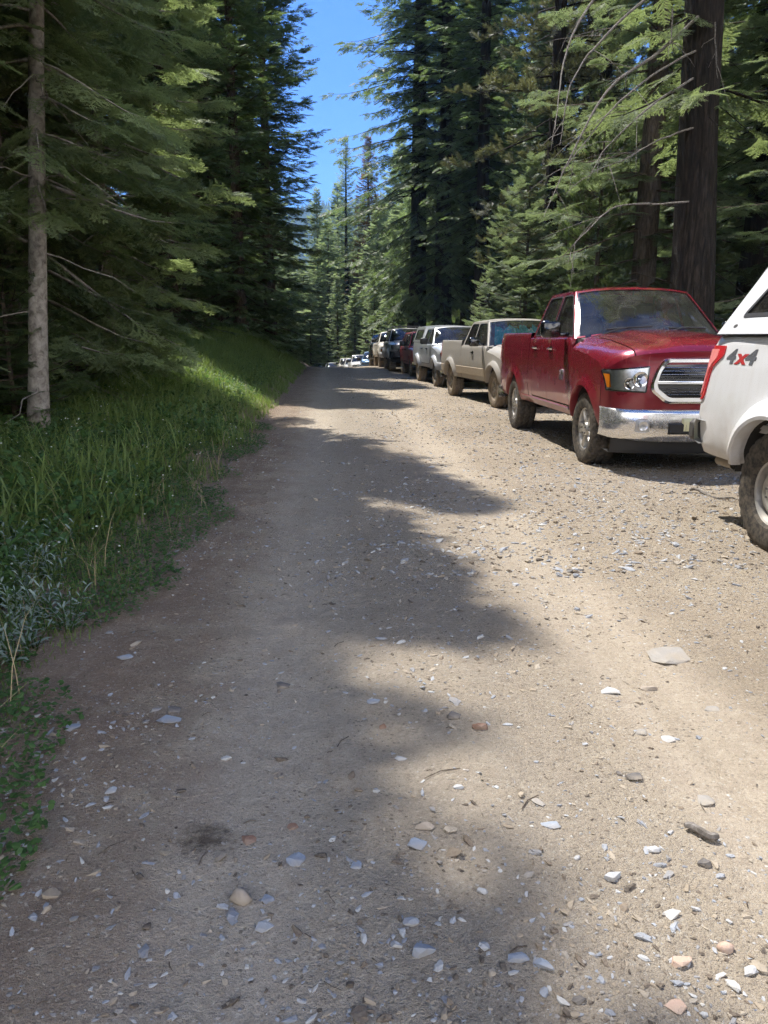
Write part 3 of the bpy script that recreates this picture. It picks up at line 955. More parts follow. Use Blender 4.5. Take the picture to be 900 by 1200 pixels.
RED_P = dict(paint=red_paint, side_glass=M['glass_side'], rear_glass=M['glass_side'], wind_glass=M['glass'], rubber='rubber', wheel=['alloy', 'alloy_dark'], mirror_size=(.25, .21),
             front=[grille_bars(gO, gI, gB, emb=[(-.07, .955), (.07, .955), (.05, 1.04), (-.05, 1.04)]),
                    headlights([(.64, .89), (.972, .90), (.992, 1.11), (.61, 1.15)], amber=[(.945, .93), (.972, .93), (.988, 1.07), (.962, 1.07)], lamps=[(.70, 1.02, .08), (.80, .975, .06)]),
                    on_bumper('bumper_intake', 'black_plastic', [(-.40, .40, .455, .575, None), (-.26, .06, .475, .625, ('licence_plate', 'plate'))], .016),
                    red_valance],
             extra=[lettering([('1500', M['clean_chrome'], 0, 0), ('4X4', M['clean_chrome'], -.0, -.07)], .085, None, 'door_badge', 1.98, .99, weight=.002),
                    side_trim(.56, .60, red_paint, 'rocker_crease', .012)])
red = make_vehicle(RED, 'pickup_truck', 'crimson red four door pickup with chrome grille and bumper, parked facing the camera', 'pickup truck', RED_P, (3.89, 7.80, 0), math.radians(-.3))

# ------------------------------------------------------------------ the white pickup with a canopy, half out of frame
white_paint = paint('dusty_white_paint', (.72, .73, .75), rough=.35, dust_top=1.0, dust_lo=.40, dust_amt=.85, film=.12, coat=.7)
F = Vehicle(L=5.90, W=1.01, wb=3.72, fo=.95, R=.42, tw=.28, sill=.53, ra=.515, z_nose=1.2, z_cowl=1.36, y_cowl=1.5, y_wtop=2.3, z_roof=1.98, y_rt=3.9, y_cab=4.08, belt=1.34, rail=1.45,
            doors=[(1.58, 2.65), (2.65, 3.75)], pillars=[2.72], rim='steel', flare=.05, rc=.11, rear_z=.80, fb=.78, bb=.44, seats=False,
            topper=dict(z=2.02, tum=.50, rake=.30, win=[[(4.35, 1.60), (4.38, 1.95), (5.30, 1.95), (5.60, 1.60)]]), arch_trim=True)
def f_rear(V, root):
    """C-shaped lamps that wrap the rear corner, a step bumper end, exhaust, the 4x4 transfer"""
    re = V.L-V.rc
    def cpt(s_, z, off):
        w = V.hw(re, z)
        if s_ < 0: return (V.hw(re+s_, z)+off, re+s_, z)
        a = s_/V.rc
        if a < PI/2: return (w-V.rc+(V.rc+off)*math.cos(a), re+(V.rc+off)*math.sin(a), z)
        return (w-V.rc-(s_-V.rc*PI/2), V.L+off, z)
    for sg in (-1, 1):
        out = round_poly([(.21, 1.385), (-.22, 1.385), (-.23, 1.315), (-.11, 1.245), (-.055, 1.20), (-.03, .985), (.02, .955), (.21, .955)], [.02, .02, .02, .04, .04, .03, .02, .02])
        inn = [(lerp(a, .12, .30), lerp(b, 1.19, .14)) for a, b in out]
        mb = MB()
        def emit(poly, hole, off, th, m):
            # slice into narrow strips so that the lens follows the corner
            a0, a1 = min(p[0] for p in poly), max(p[0] for p in poly)
            N = 16
            from mathutils.geometry import tessellate_polygon as tp
            for k in range(N):
                lo, hi = lerp(a0, a1, k/N), lerp(a0, a1, (k+1)/N)
                def clip(P, c, keep):
                    o = []
                    for i in range(len(P)):
                        p, q = P[i-1], P[i]
                        ip, iq = keep(p[0]-c), keep(q[0]-c)
                        if ip != iq:
                            t_ = (c-p[0])/(q[0]-p[0]); o.append((c, lerp(p[1], q[1], t_)))
                        if iq: o.append(q)
                    return o
                R_ = clip(clip(poly, lo, lambda d: d >= 0), hi, lambda d: d <= 0) if len(poly) > 2 else []
                if len(R_) < 3: continue
                zs = [p[1] for p in R_]
                v = [(sg*cpt(a, b, off)[0],)+cpt(a, b, off)[1:] for a, b in R_]
                mb.add(v, tp([[Vector((a, b, 0)) for a, b in R_]]), m)
            n = len(poly)
            v = [(sg*cpt(a, b, off)[0],)+cpt(a, b, off)[1:] for a, b in poly]+[(sg*cpt(a, b, -.003)[0],)+cpt(a, b, -.003)[1:] for a, b in poly]
            mb.add(v, [(i, (i+1) % n, n+(i+1) % n, n+i) for i in range(n)], m)
        emit(out, None, .012, 0, 0)
        o = mb.build('tail_light', M['red_lens'], root, angle=25)
        mb = MB(); emit(inn, None, .016, 0, 0); mb.build('lamp_insert', M['red_lens_light'], o, angle=25)
        # plastic cap of the step bumper
        mb = MB(); mb.box(*sorted((sg*(V.W-.17), sg*(V.W-.02))), V.L-.06, V.L+.06, .62, .79, bev=.03); mb.build('bumper_end', M['alloy_dark'], root)
    mb = MB()
    mb.lathe([(-.22, .040), (.02, .040), (.02, .034), (-.2, .034)], 16, axis='y', c=(-V.W+.22, V.L-.16, .47)); mb.build('exhaust_pipe', M['alloy_mud'], root)
grey_decal = simple('charcoal_decal', (.10, .105, .115), .5, 0, .2, 40); red_decal = simple('red_decal', (.40, .03, .03), .5, 0, .1, 40); outline_decal = simple('pale_decal_edge', (.35, .36, .38), .5, 0, .1)
F_P = dict(paint=white_paint, side_glass=M['glass_side'], rear_glass=M['glass_dark'], wind_glass=M['glass'], rubber='rubber', wheel=['steel_wheel', 'alloy_dark'], tail=False, rear_bumper='weathered_silver', poke=.0,
           front=[grille_bars(round_poly([(-.6, .82), (.6, .82), (.6, 1.14), (-.6, 1.14)], .05), round_poly([(-.55, .87), (.55, .87), (.55, 1.09), (-.55, 1.09)], .04), [(.95, .03), (1.02, .03)]),
                  headlights([(.63, .88), (.92, .9), (.94, 1.08), (.64, 1.1)])],
           extra=[f_rear, arch_trim(white_paint, .13, .03),
                  lettering([('4', grey_decal, 0, 0), ('x', red_decal, -.16, .0), ('4', grey_decal, -.29, 0)], .142, None, 'decal', 5.50, 1.26, wide=1.85, shear=.12, extrude=.001, weight=.006)])
fwhite = make_vehicle(F, 'pickup_truck', 'white pickup with a canopy and a 4x4 decal, cut off by the right frame edge', 'pickup truck', F_P, (3.95, .27, 0), math.radians(0))
def canopy_badge():
    mb = MB(); pts = [(5.62+.035*math.cos(a), 1.53+.014*math.sin(a)) for a in np.linspace(0, 2*PI, 16, endpoint=False)]
    xt = lambda z: F.W-.045-(z-F.rail)*.50
    mb.plate(pts, [], lambda a, b, d: (-(xt(b)+.004-d), a, b), .004); mb.build('canopy_badge', M['alloy_dark'], fwhite)
canopy_badge()
def f_lean(co):
    z = np.clip(co[:, 2]-.8, 0, None); w = np.clip((co[:, 1]-(F.L-.7))/.6, 0, 1)
    q = np.clip((z-.55)/.14, 0, 1); co[:, 1] -= (.08*z+.07*q*q*(3-2*q))*w; co[:, 0] *= 1-.06*z*np.clip((co[:, 1]-4.1)/.3, 0, 1); return co
deform(fwhite, f_lean)

# ------------------------------------------------------------------ beige-white older extended-cab pickup
beige_paint = paint('dust_coated_white_paint', (.29, .28, .26), rough=.45, dust_top=1.2, dust_lo=.45, dust_amt=.85, film=.32, coat=.3)
tan_trim = simple('tan_side_moulding', (.36, .29, .21), .8, 0, .25, 20)
OLD = Vehicle(L=5.65, W=.98, wb=3.52, fo=.95, R=.40, tw=.26, sill=.50, ra=.485, z_nose=1.12, z_cowl=1.26, y_cowl=1.50, y_wtop=2.15, z_roof=1.86, y_rt=3.35, y_cab=3.55, belt=1.24, rail=1.36,
              doors=[(1.56, 2.72)], pillars=[2.70], flare=.04, fb=.72, bb=.44, rim='six', tum=.34, roll=.12, crown=.05, dome=.03, seats=[2.65], handles=True)
OLD_P = dict(paint=beige_paint, side_glass=M['glass_side'], rear_glass=M['glass_side'], wind_glass=glass('clear_windscreen_glass', (.88, .92, .92), .05), rubber='rubber_dusty', wheel=['alloy_mud', 'alloy_dark'], handle='gloss_black',
             front=[grille_bars(round_poly([(-.6, .78), (.6, .78), (.6, 1.05), (-.6, 1.05)], .03), round_poly([(-.57, .8), (.57, .8), (.57, 1.03), (-.57, 1.03)], .02), [(.91, .05)]),
                    headlights([(.62, .80), (.9, .82), (.92, 1.02), (.62, 1.03)], amber=[(.82, .8), (.91, .82), (.92, .92), (.83, .92)])],
             extra=[side_trim(.60, .78, tan_trim, 'lower_moulding', .012, [(OLD.axles[0]+OLD.ra+.05, OLD.axles[1]-OLD.ra-.05), (OLD.axles[1]+OLD.ra+.03, 5.5)]), arch_trim(beige_paint, .10, .045)])
OLD.mirror = 'gloss_black'
old = make_vehicle(OLD, 'pickup_truck', 'dusty off-white extended cab pickup with tan lower mouldings and a turquoise sunshade', 'pickup truck', OLD_P, (4.42, 15.15, 0), math.radians(6))

# its folding reflective sunshade, crumpled behind the glass
t = NT('turquoise_foil'); p = t.obj(); nz = t.noise(p, 7, 3, .6)
fc = t.ramp(nz, [(.40, (.02, .55, .62)), (.58, (.12, .82, .86)), (.68, (.9, .95, .95))])
M['foil'] = t.surf(t.n('ShaderNodeMixShader', ins={0: .7, 1: t.pri(Base_Color=fc, Roughness=.35), 2: t.n('ShaderNodeBsdfTranslucent', ins={'Color': fc}).outputs[0]}).outputs[0])
mb = MB(); rows = []
for i, pq in enumerate(np.linspace(.09, .91, 34)):
    row = []
    for q in np.linspace(.06, .72+.10*math.sin(i*.9)+.06*math.sin(i*2.3), 8):
        w = OLD.ws_pt(pq, q); row.append((w[0], w[1]+.09+.03*(i % 2)+.02*math.sin(7*q+i), w[2]-.03))
    rows.append(row)
mb.grid(rows)
sh = mb.build('sunshade', M['foil'], None, angle=10)
sh.location = old.location; sh.rotation_euler = old.rotation_euler
tag(sh, 'crumpled turquoise and silver sunshade standing behind the windscreen of the dusty off-white pickup', 'sunshade')

# ------------------------------------------------------------------ silver crew cab with a canopy
silver_paint = paint('silver_metallic_paint', (.50, .52, .55), metal=.6, rough=.36, dust_top=.95, dust_lo=.4, dust_amt=.7, film=.12, coat=.8)
TAC = Vehicle(L=5.3, W=.94, wb=3.05, fo=.88, R=.39, tw=.26, sill=.52, ra=.47, z_nose=1.10, z_cowl=1.24, y_cowl=1.42, y_wtop=2.08, z_roof=1.80, y_rt=3.22, y_cab=3.42, belt=1.22, rail=1.27,
              doors=[(1.48, 2.42), (2.42, 3.28)], pillars=[2.44], flare=.055, fb=.72, bb=.46, rim='six', tum=.34, topper=dict(z=1.78, tum=.3, rake=.3, win=[[(3.62, 1.36), (3.62, 1.68), (4.9, 1.68), (4.98, 1.36)]]), seats=[2.6], bump=silver_paint)
gen_front = lambda zb_, zt_, x: [grille_bars(round_poly([(-x, zb_), (x, zb_), (x+.03, zt_), (-x-.03, zt_)], .04), round_poly([(-x+.04, zb_+.04), (x-.04, zb_+.04), (x, zt_-.04), (-x, zt_-.04)], .03), [(lerp(zb_, zt_, .33), .02), (lerp(zb_, zt_, .6), .02)]),
                     headlights([(x+.06, zb_+.06), (.86, zb_+.09), (.88, zt_-.03), (x+.06, zt_-.01)], amber=[(.8, zb_+.09), (.86, zb_+.09), (.88, zt_-.03), (.82, zt_-.03)])]
TAC_P = dict(paint=silver_paint, side_glass=M['glass_side'], rear_glass=M['glass_dark'], wind_glass=M['glass'], rubber='rubber_dusty', wheel=['alloy', 'alloy_dark'], handle='gloss_black', rear_bumper='chrome', front=gen_front(.78, 1.03, .42), extra=[arch_trim(silver_paint, .09, .05)])
tac = make_vehicle(TAC, 'pickup_truck', 'silver crew cab pickup with a matching canopy, parked behind the dusty off-white pickup', 'pickup truck', TAC_P, (4.03, 22.25, 0), math.radians(3))

# ------------------------------------------------------------------ red SUV
red2 = paint('bright_red_paint', (.42, .02, .03), metal=.25, rough=.35, dust_top=1.0, dust_lo=.4, dust_amt=.55, film=.14, coat=.8)
SUV1 = Vehicle(style='suv', L=4.75, W=.93, wb=2.75, fo=.92, R=.36, tw=.24, sill=.42, ra=.43, z_nose=1.0, z_cowl=1.12, y_cowl=1.42, y_wtop=2.12, z_roof=1.68, y_rt=4.3, y_cab=4.66, belt=1.1, doors=[(1.48, 2.5), (2.5, 3.45)], pillars=[2.52, 3.5],
               flare=.03, fb=.66, bb=.40, rim='ten', tum=.36, seats=[2.6, 3.4], bump=red2, rear_z=.65)
SUV1_P = dict(paint=red2, side_glass=M['glass_side'], rear_glass=M['glass_dark'], wind_glass=M['glass'], rubber='rubber_dusty', wheel=['alloy', 'alloy_dark'], handle='gloss_black', rear_bumper='black_plastic', front=gen_front(.70, .94, .4))
make_vehicle(SUV1, 'suv', 'bright red SUV parked between the silver canopy pickup and the grey off-roader', 'suv', SUV1_P, (3.84, 28.1, 0), math.radians(1))

# ------------------------------------------------------------------ grey off-roader with a black winch bumper
grey = paint('grey_metallic_paint', (.36, .36, .37), metal=.5, rough=.36, dust_top=.95, dust_lo=.4, dust_amt=.65, film=.14, coat=.8)
SUV2 = Vehicle(style='suv', L=4.85, W=.94, wb=2.79, fo=.95, R=.41, tw=.28, sill=.54, ra=.49, z_nose=1.16, z_cowl=1.27, y_cowl=1.42, y_wtop=2.05, z_roof=1.85, y_rt=4.42, y_cab=4.72, belt=1.24, doors=[(1.48, 2.45), (2.45, 3.35)], pillars=[2.47, 3.42],
               flare=.05, fb=.86, bb=.55, rim='six', tum=.32, bump='black_plastic', rear_z=.75, seats=[2.6])
def winch_bumper(V, root, patch, bpt, bp):
    mb = MB()
    mb.tube([(-.62, .02, .84), (-.55, -.10, 1.06), (.55, -.10, 1.06), (.62, .02, .84)], .03, 8)
    mb.tube([(-.3, -.06, .84), (-.3, -.10, 1.06)], .025, 8); mb.tube([(.3, -.06, .84), (.3, -.10, 1.06)], .025, 8)
    mb.box(-.8, .8, -.12, .12, .60, .86, bev=.04)
    mb.build('bull_bar', M['black_plastic'], bp)
    for x in (-.17, .17):
        mb = MB(); mb.lathe([(.05, .02), (.04, .07), (-.03, .085), (-.035, .08), (-.02, .05), (-.015, 0)], 18, axis='y', c=(x, -.13, .97)); mb.build('driving_lamp', M['clean_chrome'], bp)
SUV2_P = dict(paint=grey, side_glass=M['glass_side'], rear_glass=M['glass_dark'], wind_glass=M['glass'], rubber='rubber_dusty', wheel=['alloy_dark', 'liner'], handle='gloss_black', rear_bumper='black_plastic',
              front=[grille_bars(round_poly([(-.5, .90), (.5, .90), (.5, 1.1), (-.5, 1.1)], .04), round_poly([(-.47, .92), (.47, .92), (.47, 1.08), (-.47, 1.08)], .03), [(1.0, .03)], ring='gloss_black', bar_mat='gloss_black'), headlights([(.58, .93), (.86, .95), (.88, 1.1), (.58, 1.11)]), winch_bumper])
def roof_rack(V, root):
    mb = MB()
    for sx in (-.55, .55):
        mb.tube([(sx, V.y_wtop+.2, V.z_roof-.02), (sx, V.y_wtop+.3, V.z_roof+.06), (sx, V.y_rt-.3, V.z_roof+.06), (sx, V.y_rt-.2, V.z_roof-.02)], .018, 8)
    for y in np.linspace(V.y_wtop+.4, V.y_rt-.4, 3): mb.tube([(-.55, y, V.z_roof+.06), (.55, y, V.z_roof+.06)], .014, 8)
    mb.build('roof_rack', M['black_plastic'], root)
SUV2_P['extra'] = [roof_rack, arch_trim(grey, .08, .04)]
make_vehicle(SUV2, 'suv', 'grey off-road SUV with a black winch bumper and bull bar', 'suv', SUV2_P, (3.38, 32.5, -.0), math.radians(0))

# ------------------------------------------------------------------ the far end of the row, over the crest
far_white = paint('far_white_paint', (.74, .74, .74), rough=.35, dust_top=.8, dust_lo=.36, dust_amt=.5, film=.12, coat=.7)
cream = paint('cream_paint', (.62, .58, .50), rough=.4, dust_top=.9, dust_lo=.4, dust_amt=.6, film=.15, coat=.5)
blackp = paint('black_truck_paint', (.014, .015, .017), rough=.25, dust_top=.9, dust_lo=.4, dust_amt=.35, film=.05, coat=.9)
bluep = paint('steel_blue_paint', (.05, .14, .27), metal=.4, rough=.3, dust_top=.8, dust_lo=.35, dust_amt=.4, film=.08, coat=.9)
def P_of(p): return dict(paint=p, side_glass=M['glass_side'], rear_glass=M['glass_dark'], wind_glass=M['glass'], rubber='rubber_dusty', wheel=['alloy', 'alloy_dark'], handle='gloss_black', rear_bumper='chrome')
def clone(V, **k):
    d = {a: b for a, b in V.__dict__.items() if a not in ('zc', 'axles', 'zrt', 'xb')}; d.update(k); return Vehicle(**d)
def far_vehicle(V, name, label, cat, p, x_left, y, rz=3, **kw):
    P = P_of(p); P.update(kw)
    x = x_left+V.W
    ob = make_vehicle(V, name, label, cat, P, (x, y, gz(x, y+V.fo+V.wb/2)-.0), math.radians(rz))
    # lie along the slope of the road
    ya, yb = y+V.fo, y+V.fo+V.wb
    za, zb = float(np.interp(ya, _PY, _PZ)), float(np.interp(yb, _PY, _PZ))
    pitch = math.atan2(zb-za, V.wb)
    ob.rotation_euler = (pitch, 0, math.radians(rz)); ob.location.z = za-V.fo*math.tan(pitch)
    return ob
lit_front = gen_front(.70, .92, .42)
SUVW = clone(SUV1, W=.92, z_roof=1.72, bump=far_white)
far_vehicle(clone(TAC, topper=False, rail=1.22, z_roof=1.82), 'pickup_truck', 'cream pickup mostly hidden between the grey off-roader and the black truck', 'pickup truck', cream, 2.36, 38.3, 1, front=lit_front)
BLK = clone(RED, W=1.0, z_roof=2.0, bump='gloss_black', seats=[2.7])
far_vehicle(BLK, 'pickup_truck', 'tall black pickup with a black grille facing the camera', 'pickup truck', blackp, 2.2, 44.6, -2, front=[grille_bars(gO, gI, [(.95, .03), (1.03, .03)], ring='gloss_black', bar_mat='gloss_black'), headlights([(.585, .90), (.93, .92), (.955, 1.08), (.60, 1.09)])])
CAR = Vehicle(style='suv', L=4.6, W=.90, wb=2.7, fo=.9, R=.33, tw=.22, sill=.30, ra=.39, z_nose=.76, z_cowl=.92, y_cowl=1.30, y_wtop=2.1, z_roof=1.47, y_rt=3.3, y_cab=4.0, belt=.93, doors=[(1.4, 2.35), (2.35, 3.25)], pillars=[2.37],
              flare=.02, fb=.52, bb=.26, rim='ten', tum=.42, rear_z=.55, roll=.06, handles=True)
car_front = gen_front(.55, .70, .4)
HAT = clone(CAR, y_rt=3.9, y_cab=4.5, z_roof=1.5, pillars=[2.37, 3.3])
far_vehicle(clone(HAT, bump=bluep, z_roof=1.6), 'hatchback_car', 'blue hatchback beyond the tall black pickup', 'car', bluep, 2.05, 53.2, 0, front=car_front)
far_vehicle(clone(OLD, bump='chrome', seats=[]), 'pickup_truck', 'white pickup at the far end of the row, first white one past the blue hatchback', 'pickup truck', far_white, 1.55, 61.0, 2, front=gen_front(.78, 1.02, .5))
far_vehicle(clone(SUVW, seats=[]), 'suv', 'far white SUV standing behind the distant white pickup', 'suv', far_white, 1.15, 68.6, 2, front=lit_front)
far_vehicle(clone(SUV2, seats=[], bump=cream), 'suv', 'pale cream SUV far off, seen just left of the far white SUV', 'suv', cream, .75, 75.0, 2, front=gen_front(.88, 1.08, .45))
far_vehicle(clone(CAR, bump=far_white), 'saloon_car', 'low white saloon with a dark windscreen at the far end of the road', 'car', far_white, -.75, 80.0, 0, front=car_front)
far_vehicle(clone(CAR, bump=silver_paint), 'saloon_car', 'silver saloon at the very end of the row, left of the low white saloon', 'car', silver_paint, -2.2, 87.5, 0, front=car_front)
# ------------------------------------------------------------------ conifers
def foliage(name, dark, light, trans, trans_f=.38, rough=.5, spec=.35, hue=.0):
    t = NT(name)
    a = t.n('ShaderNodeAttribute', attribute_name='tone').outputs['Fac']
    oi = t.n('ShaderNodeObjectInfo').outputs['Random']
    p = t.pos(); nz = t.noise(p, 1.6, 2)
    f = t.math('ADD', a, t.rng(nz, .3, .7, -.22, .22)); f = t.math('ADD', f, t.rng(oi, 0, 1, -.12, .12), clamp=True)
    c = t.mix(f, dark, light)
    b = t.pri(Base_Color=c, Roughness=rough, Specular_IOR_Level=spec)
    tc = t.mix(f, trans, tuple(min(1, x*1.6) for x in trans))
    tl = t.n('ShaderNodeBsdfTranslucent', ins={'Color': tc}).outputs[0]
    return t.surf(t.n('ShaderNodeMixShader', ins={0: trans_f, 1: b, 2: tl}).outputs[0])

def bark(name, c0, c1, c2, scale=(9, 9, 1.6), bump=.03, lich=0.0):
    t = NT(name); p = t.obj()
    m = t.n('ShaderNodeMapping', ins={'Vector': p, 'Scale': scale}).outputs[0]
    n1 = t.noise(m, 2.2, 8, .62, .6); n2 = t.noise(p, 1.1, 3); n3 = t.noise(p, 14, 4, .7)
    c = t.ramp(n1, [(.32, c0), (.5, c1), (.7, c2)])
    if lich: c = t.mix(t.math('MULTIPLY', t.rng(n3, .55, .7), t.rng(n2, .4, .65, 0, lich), clamp=True), c, (.32, .34, .29))
    return t.surf(t.pri(Base_Color=c, Roughness=.92, Specular_IOR_Level=.2, Normal=t.bump(n1, .9, bump)))

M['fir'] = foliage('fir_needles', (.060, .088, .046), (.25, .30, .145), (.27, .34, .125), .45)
M['fir_pale'] = foliage('pale_fir_needles', (.065, .095, .05), (.24, .29, .165), (.26, .33, .14), .43)
M['fir_far'] = foliage('lit_distant_fir_needles', (.12, .155, .09), (.25, .29, .17), (.3, .38, .16), .45)  # brighter copy for far trees, sunlight put into the needle colour
M['fir_deep'] = foliage('deep_green_needles', (.060, .092, .044), (.12, .165, .075), (.16, .23, .07), .36)
M['pine'] = foliage('pine_needles', (.065, .100, .040), (.155, .20, .085), (.20, .28, .08), .36)
M['olive'] = foliage('olive_needles', (.085, .095, .050), (.18, .18, .10), (.20, .21, .08), .30)
M['rusty'] = foliage('browning_needles', (.11, .085, .035), (.24, .14, .06), (.25, .15, .05), .3)
M['bark_pale'] = bark('pale_fir_bark', (.12, .105, .09), (.27, .24, .21), (.38, .35, .31), (6, 6, 5), .008, .5)
M['bark_dark'] = bark('dark_furrowed_bark', (.006, .005, .004), (.022, .017, .013), (.055, .043, .033), (10, 10, 1.2), .05)
M['bark_mid'] = bark('brown_bark', (.04, .032, .026), (.11, .085, .066), (.2, .165, .13), (10, 10, 1.8), .03, .3)
M['deadwood'] = bark('bleached_deadwood', (.07, .06, .05), (.17, .15, .13), (.32, .30, .275), (14, 14, 14), .004)

def fir_frond(lod, r):
    """flat fir spray, unit length along +x, in the xy plane; returns verts, tris, tone"""
    V = []; T = []; tone = []
    def tri(a, b, c, tn):
        n = len(V); V.extend((a, b, c)); T.append((n, n+1, n+2)); tone.extend(tn)
    def strip(p, d, L, w, tn, need):
        d = np.array(d)/np.linalg.norm(d); s = np.array([-d[1], d[0], 0.0])
        if need == 0:                                     # one kite
            n = len(V); q = np.array([0, 0, r.uniform(-.02, .02)])
            V.extend((p, p+d*L*.4+s*w*.5+q, p+d*L, p+d*L*.4-s*w*.5-q)); T.extend(((n, n+1, n+2), (n, n+2, n+3))); tone.extend((tn, tn+.05, tn+.25, tn+.05))
            return
        k = max(3, int(L/need))
        for i in range(k):
            f = i/k; base = p+d*L*f
            taper = w*(1-.55*f)*r.uniform(.8, 1.15)
            for sg in (-1, 1):
                dir_ = d*.62+s*sg*.8+np.array([0, 0, r.uniform(-.25, .35)])
                tip = base+dir_*taper
                hw_ = d*need*.52
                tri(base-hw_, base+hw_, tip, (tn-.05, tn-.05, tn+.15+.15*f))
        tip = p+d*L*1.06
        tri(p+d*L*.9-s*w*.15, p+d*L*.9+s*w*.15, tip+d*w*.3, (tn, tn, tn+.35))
    nside = {0: 9, 1: 7, 2: 4}[lod]
    need = {0: .030, 1: 0, 2: 0}[lod]
    w = {0: .056, 1: .085, 2: .16}[lod]
    for i in range(nside):
        f = (i+.6)/nside; x = .06+.86*f
        for sg in (-1, 1):
            L = (.40*(1-f)**.75+.09)*r.uniform(.8, 1.15)
            an = math.radians(r.uniform(42, 58))
            p = np.array([x+r.uniform(-.02, .02), 0, -.10*x*x])
            d = np.array([math.cos(an), sg*math.sin(an), r.uniform(-.12, .02)])
            strip(p, d, L, w, .3+.15*r.uniform(-1, 1), need)
            if lod == 0 and L > .22:                       # secondary twig
                for q in (.45, .7):
                    an2 = an-math.radians(sg*0+38)*(1 if q < .6 else -1)*.9
                    d2 = np.array([math.cos(an2), sg*math.sin(an2), -.05])
                    strip(p+d/np.linalg.norm(d)*L*q, d2, L*.45, w*.9, .35+.15*r.uniform(-1, 1), need)
    strip(np.array([0.0, 0, 0]), np.array([1, 0, -.08]), 1.0, w*1.05, .35, need)
    return np.array(V, float), np.array(T, int), np.array(tone, float)

def pine_tuft(lod, r):
    """bottle-brush of long needles turned up at the end of a twig; about unit length"""
    V = []; T = []; tone = []
    n_ = {0: 90, 1: 34, 2: 12}[lod]; w = {0: .018, 1: .035, 2: .07}[lod]
    for i in range(n_):
        f = r.uniform(0, 1); b = np.array([f*.75, 0, .10*f*f])
        a = r.uniform(0, 2*PI); d = np.array([.75+.3*f, math.cos(a)*.8, math.sin(a)*.8]); d /= np.linalg.norm(d)
        L = r.uniform(.28, .45); s = np.cross(d, [0.1, .2, 1]); s /= np.linalg.norm(s)
        n = len(V); V.extend((b-s*w, b+s*w, b+d*L)); T.append((n, n+1, n+2)); tn = .3+.5*f+.1*r.uniform(-1, 1); tone.extend((tn-.15, tn-.15, tn+.1))
    return np.array(V, float), np.array(T, int), np.array(tone, float)

def scatter(tmpls, Mx, size_tone):
    """stamp templates at 3x4 transforms"""
    Vs = []; Ts = []; To = []; n = 0
    which = rng.integers(0, len(tmpls), len(Mx))
    for k, (v, t_, tn) in enumerate(tmpls):
        A = Mx[which == k]; st = size_tone[which == k]
        if not len(A): continue
        P = np.einsum('nij,mj->nmi', A[:, :, :3], v)+A[:, None, :, 3]
        Vs.append(P.reshape(-1, 3)); m = len(v)
        Ts.append((t_[None]+(np.arange(len(A))*m)[:, None, None]+n).reshape(-1, 3)); n += len(A)*m
        To.append((tn[None]+st[:, None]).reshape(-1))
    return np.concatenate(Vs), np.concatenate(Ts), np.clip(np.concatenate(To), 0, 1)

def frames(pos, dirs, ups, scale, widen=1.0):
    x = dirs/np.linalg.norm(dirs, axis=1, keepdims=True)
    y = np.cross(ups, x); y /= np.maximum(1e-6, np.linalg.norm(y, axis=1, keepdims=True))
    z = np.cross(x, y)
    A = np.zeros((len(pos), 3, 4)); sc = scale[:, None]
    A[:, :, 0] = x*sc; A[:, :, 1] = y*sc*widen; A[:, :, 2] = z*sc; A[:, :, 3] = pos
    return A

TRIS = [0]
_TM = {}
def tmpl(kind, lod):
    if (kind, lod) not in _TM:
        r = np.random.default_rng(3+lod)
        _TM[(kind, lod)] = [fir_frond(lod, r) if kind == 'fir' else pine_tuft(lod, r) for _ in range(4)]
    return _TM[(kind, lod)]

def tubes_np(paths, radii, n):
    """many tapered tubes -> verts, quads"""
    V = []; Q = []; off = 0
    for P, R in zip(paths, radii):
        m = len(P); t = np.gradient(P, axis=0); t /= np.linalg.norm(t, axis=1, keepdims=True)
        ref = np.array([1.0, .1, 0]) if abs(P[-1, 2]-P[0, 2]) > .8*np.linalg.norm(P[-1]-P[0]) else np.array([.08, .05, 1.0])
        a = np.cross(t, ref); a /= np.maximum(1e-6, np.linalg.norm(a, axis=1, keepdims=True))
        b = np.cross(t, a)
        th = np.arange(n)*2*PI/n
        ring = P[:, None]+R[:, None, None]*(a[:, None]*np.cos(th)[None, :, None]+b[:, None]*np.sin(th)[None, :, None])
        V.append(ring.reshape(-1, 3))
        i = np.arange(m-1)[:, None]*n; j = np.arange(n)[None]; j2 = (j+1) % n
        Q.append(np.stack([i+j, i+j2, i+n+j2, i+n+j], -1).reshape(-1, 4)+off); off += m*n
    return np.concatenate(V), np.concatenate(Q)

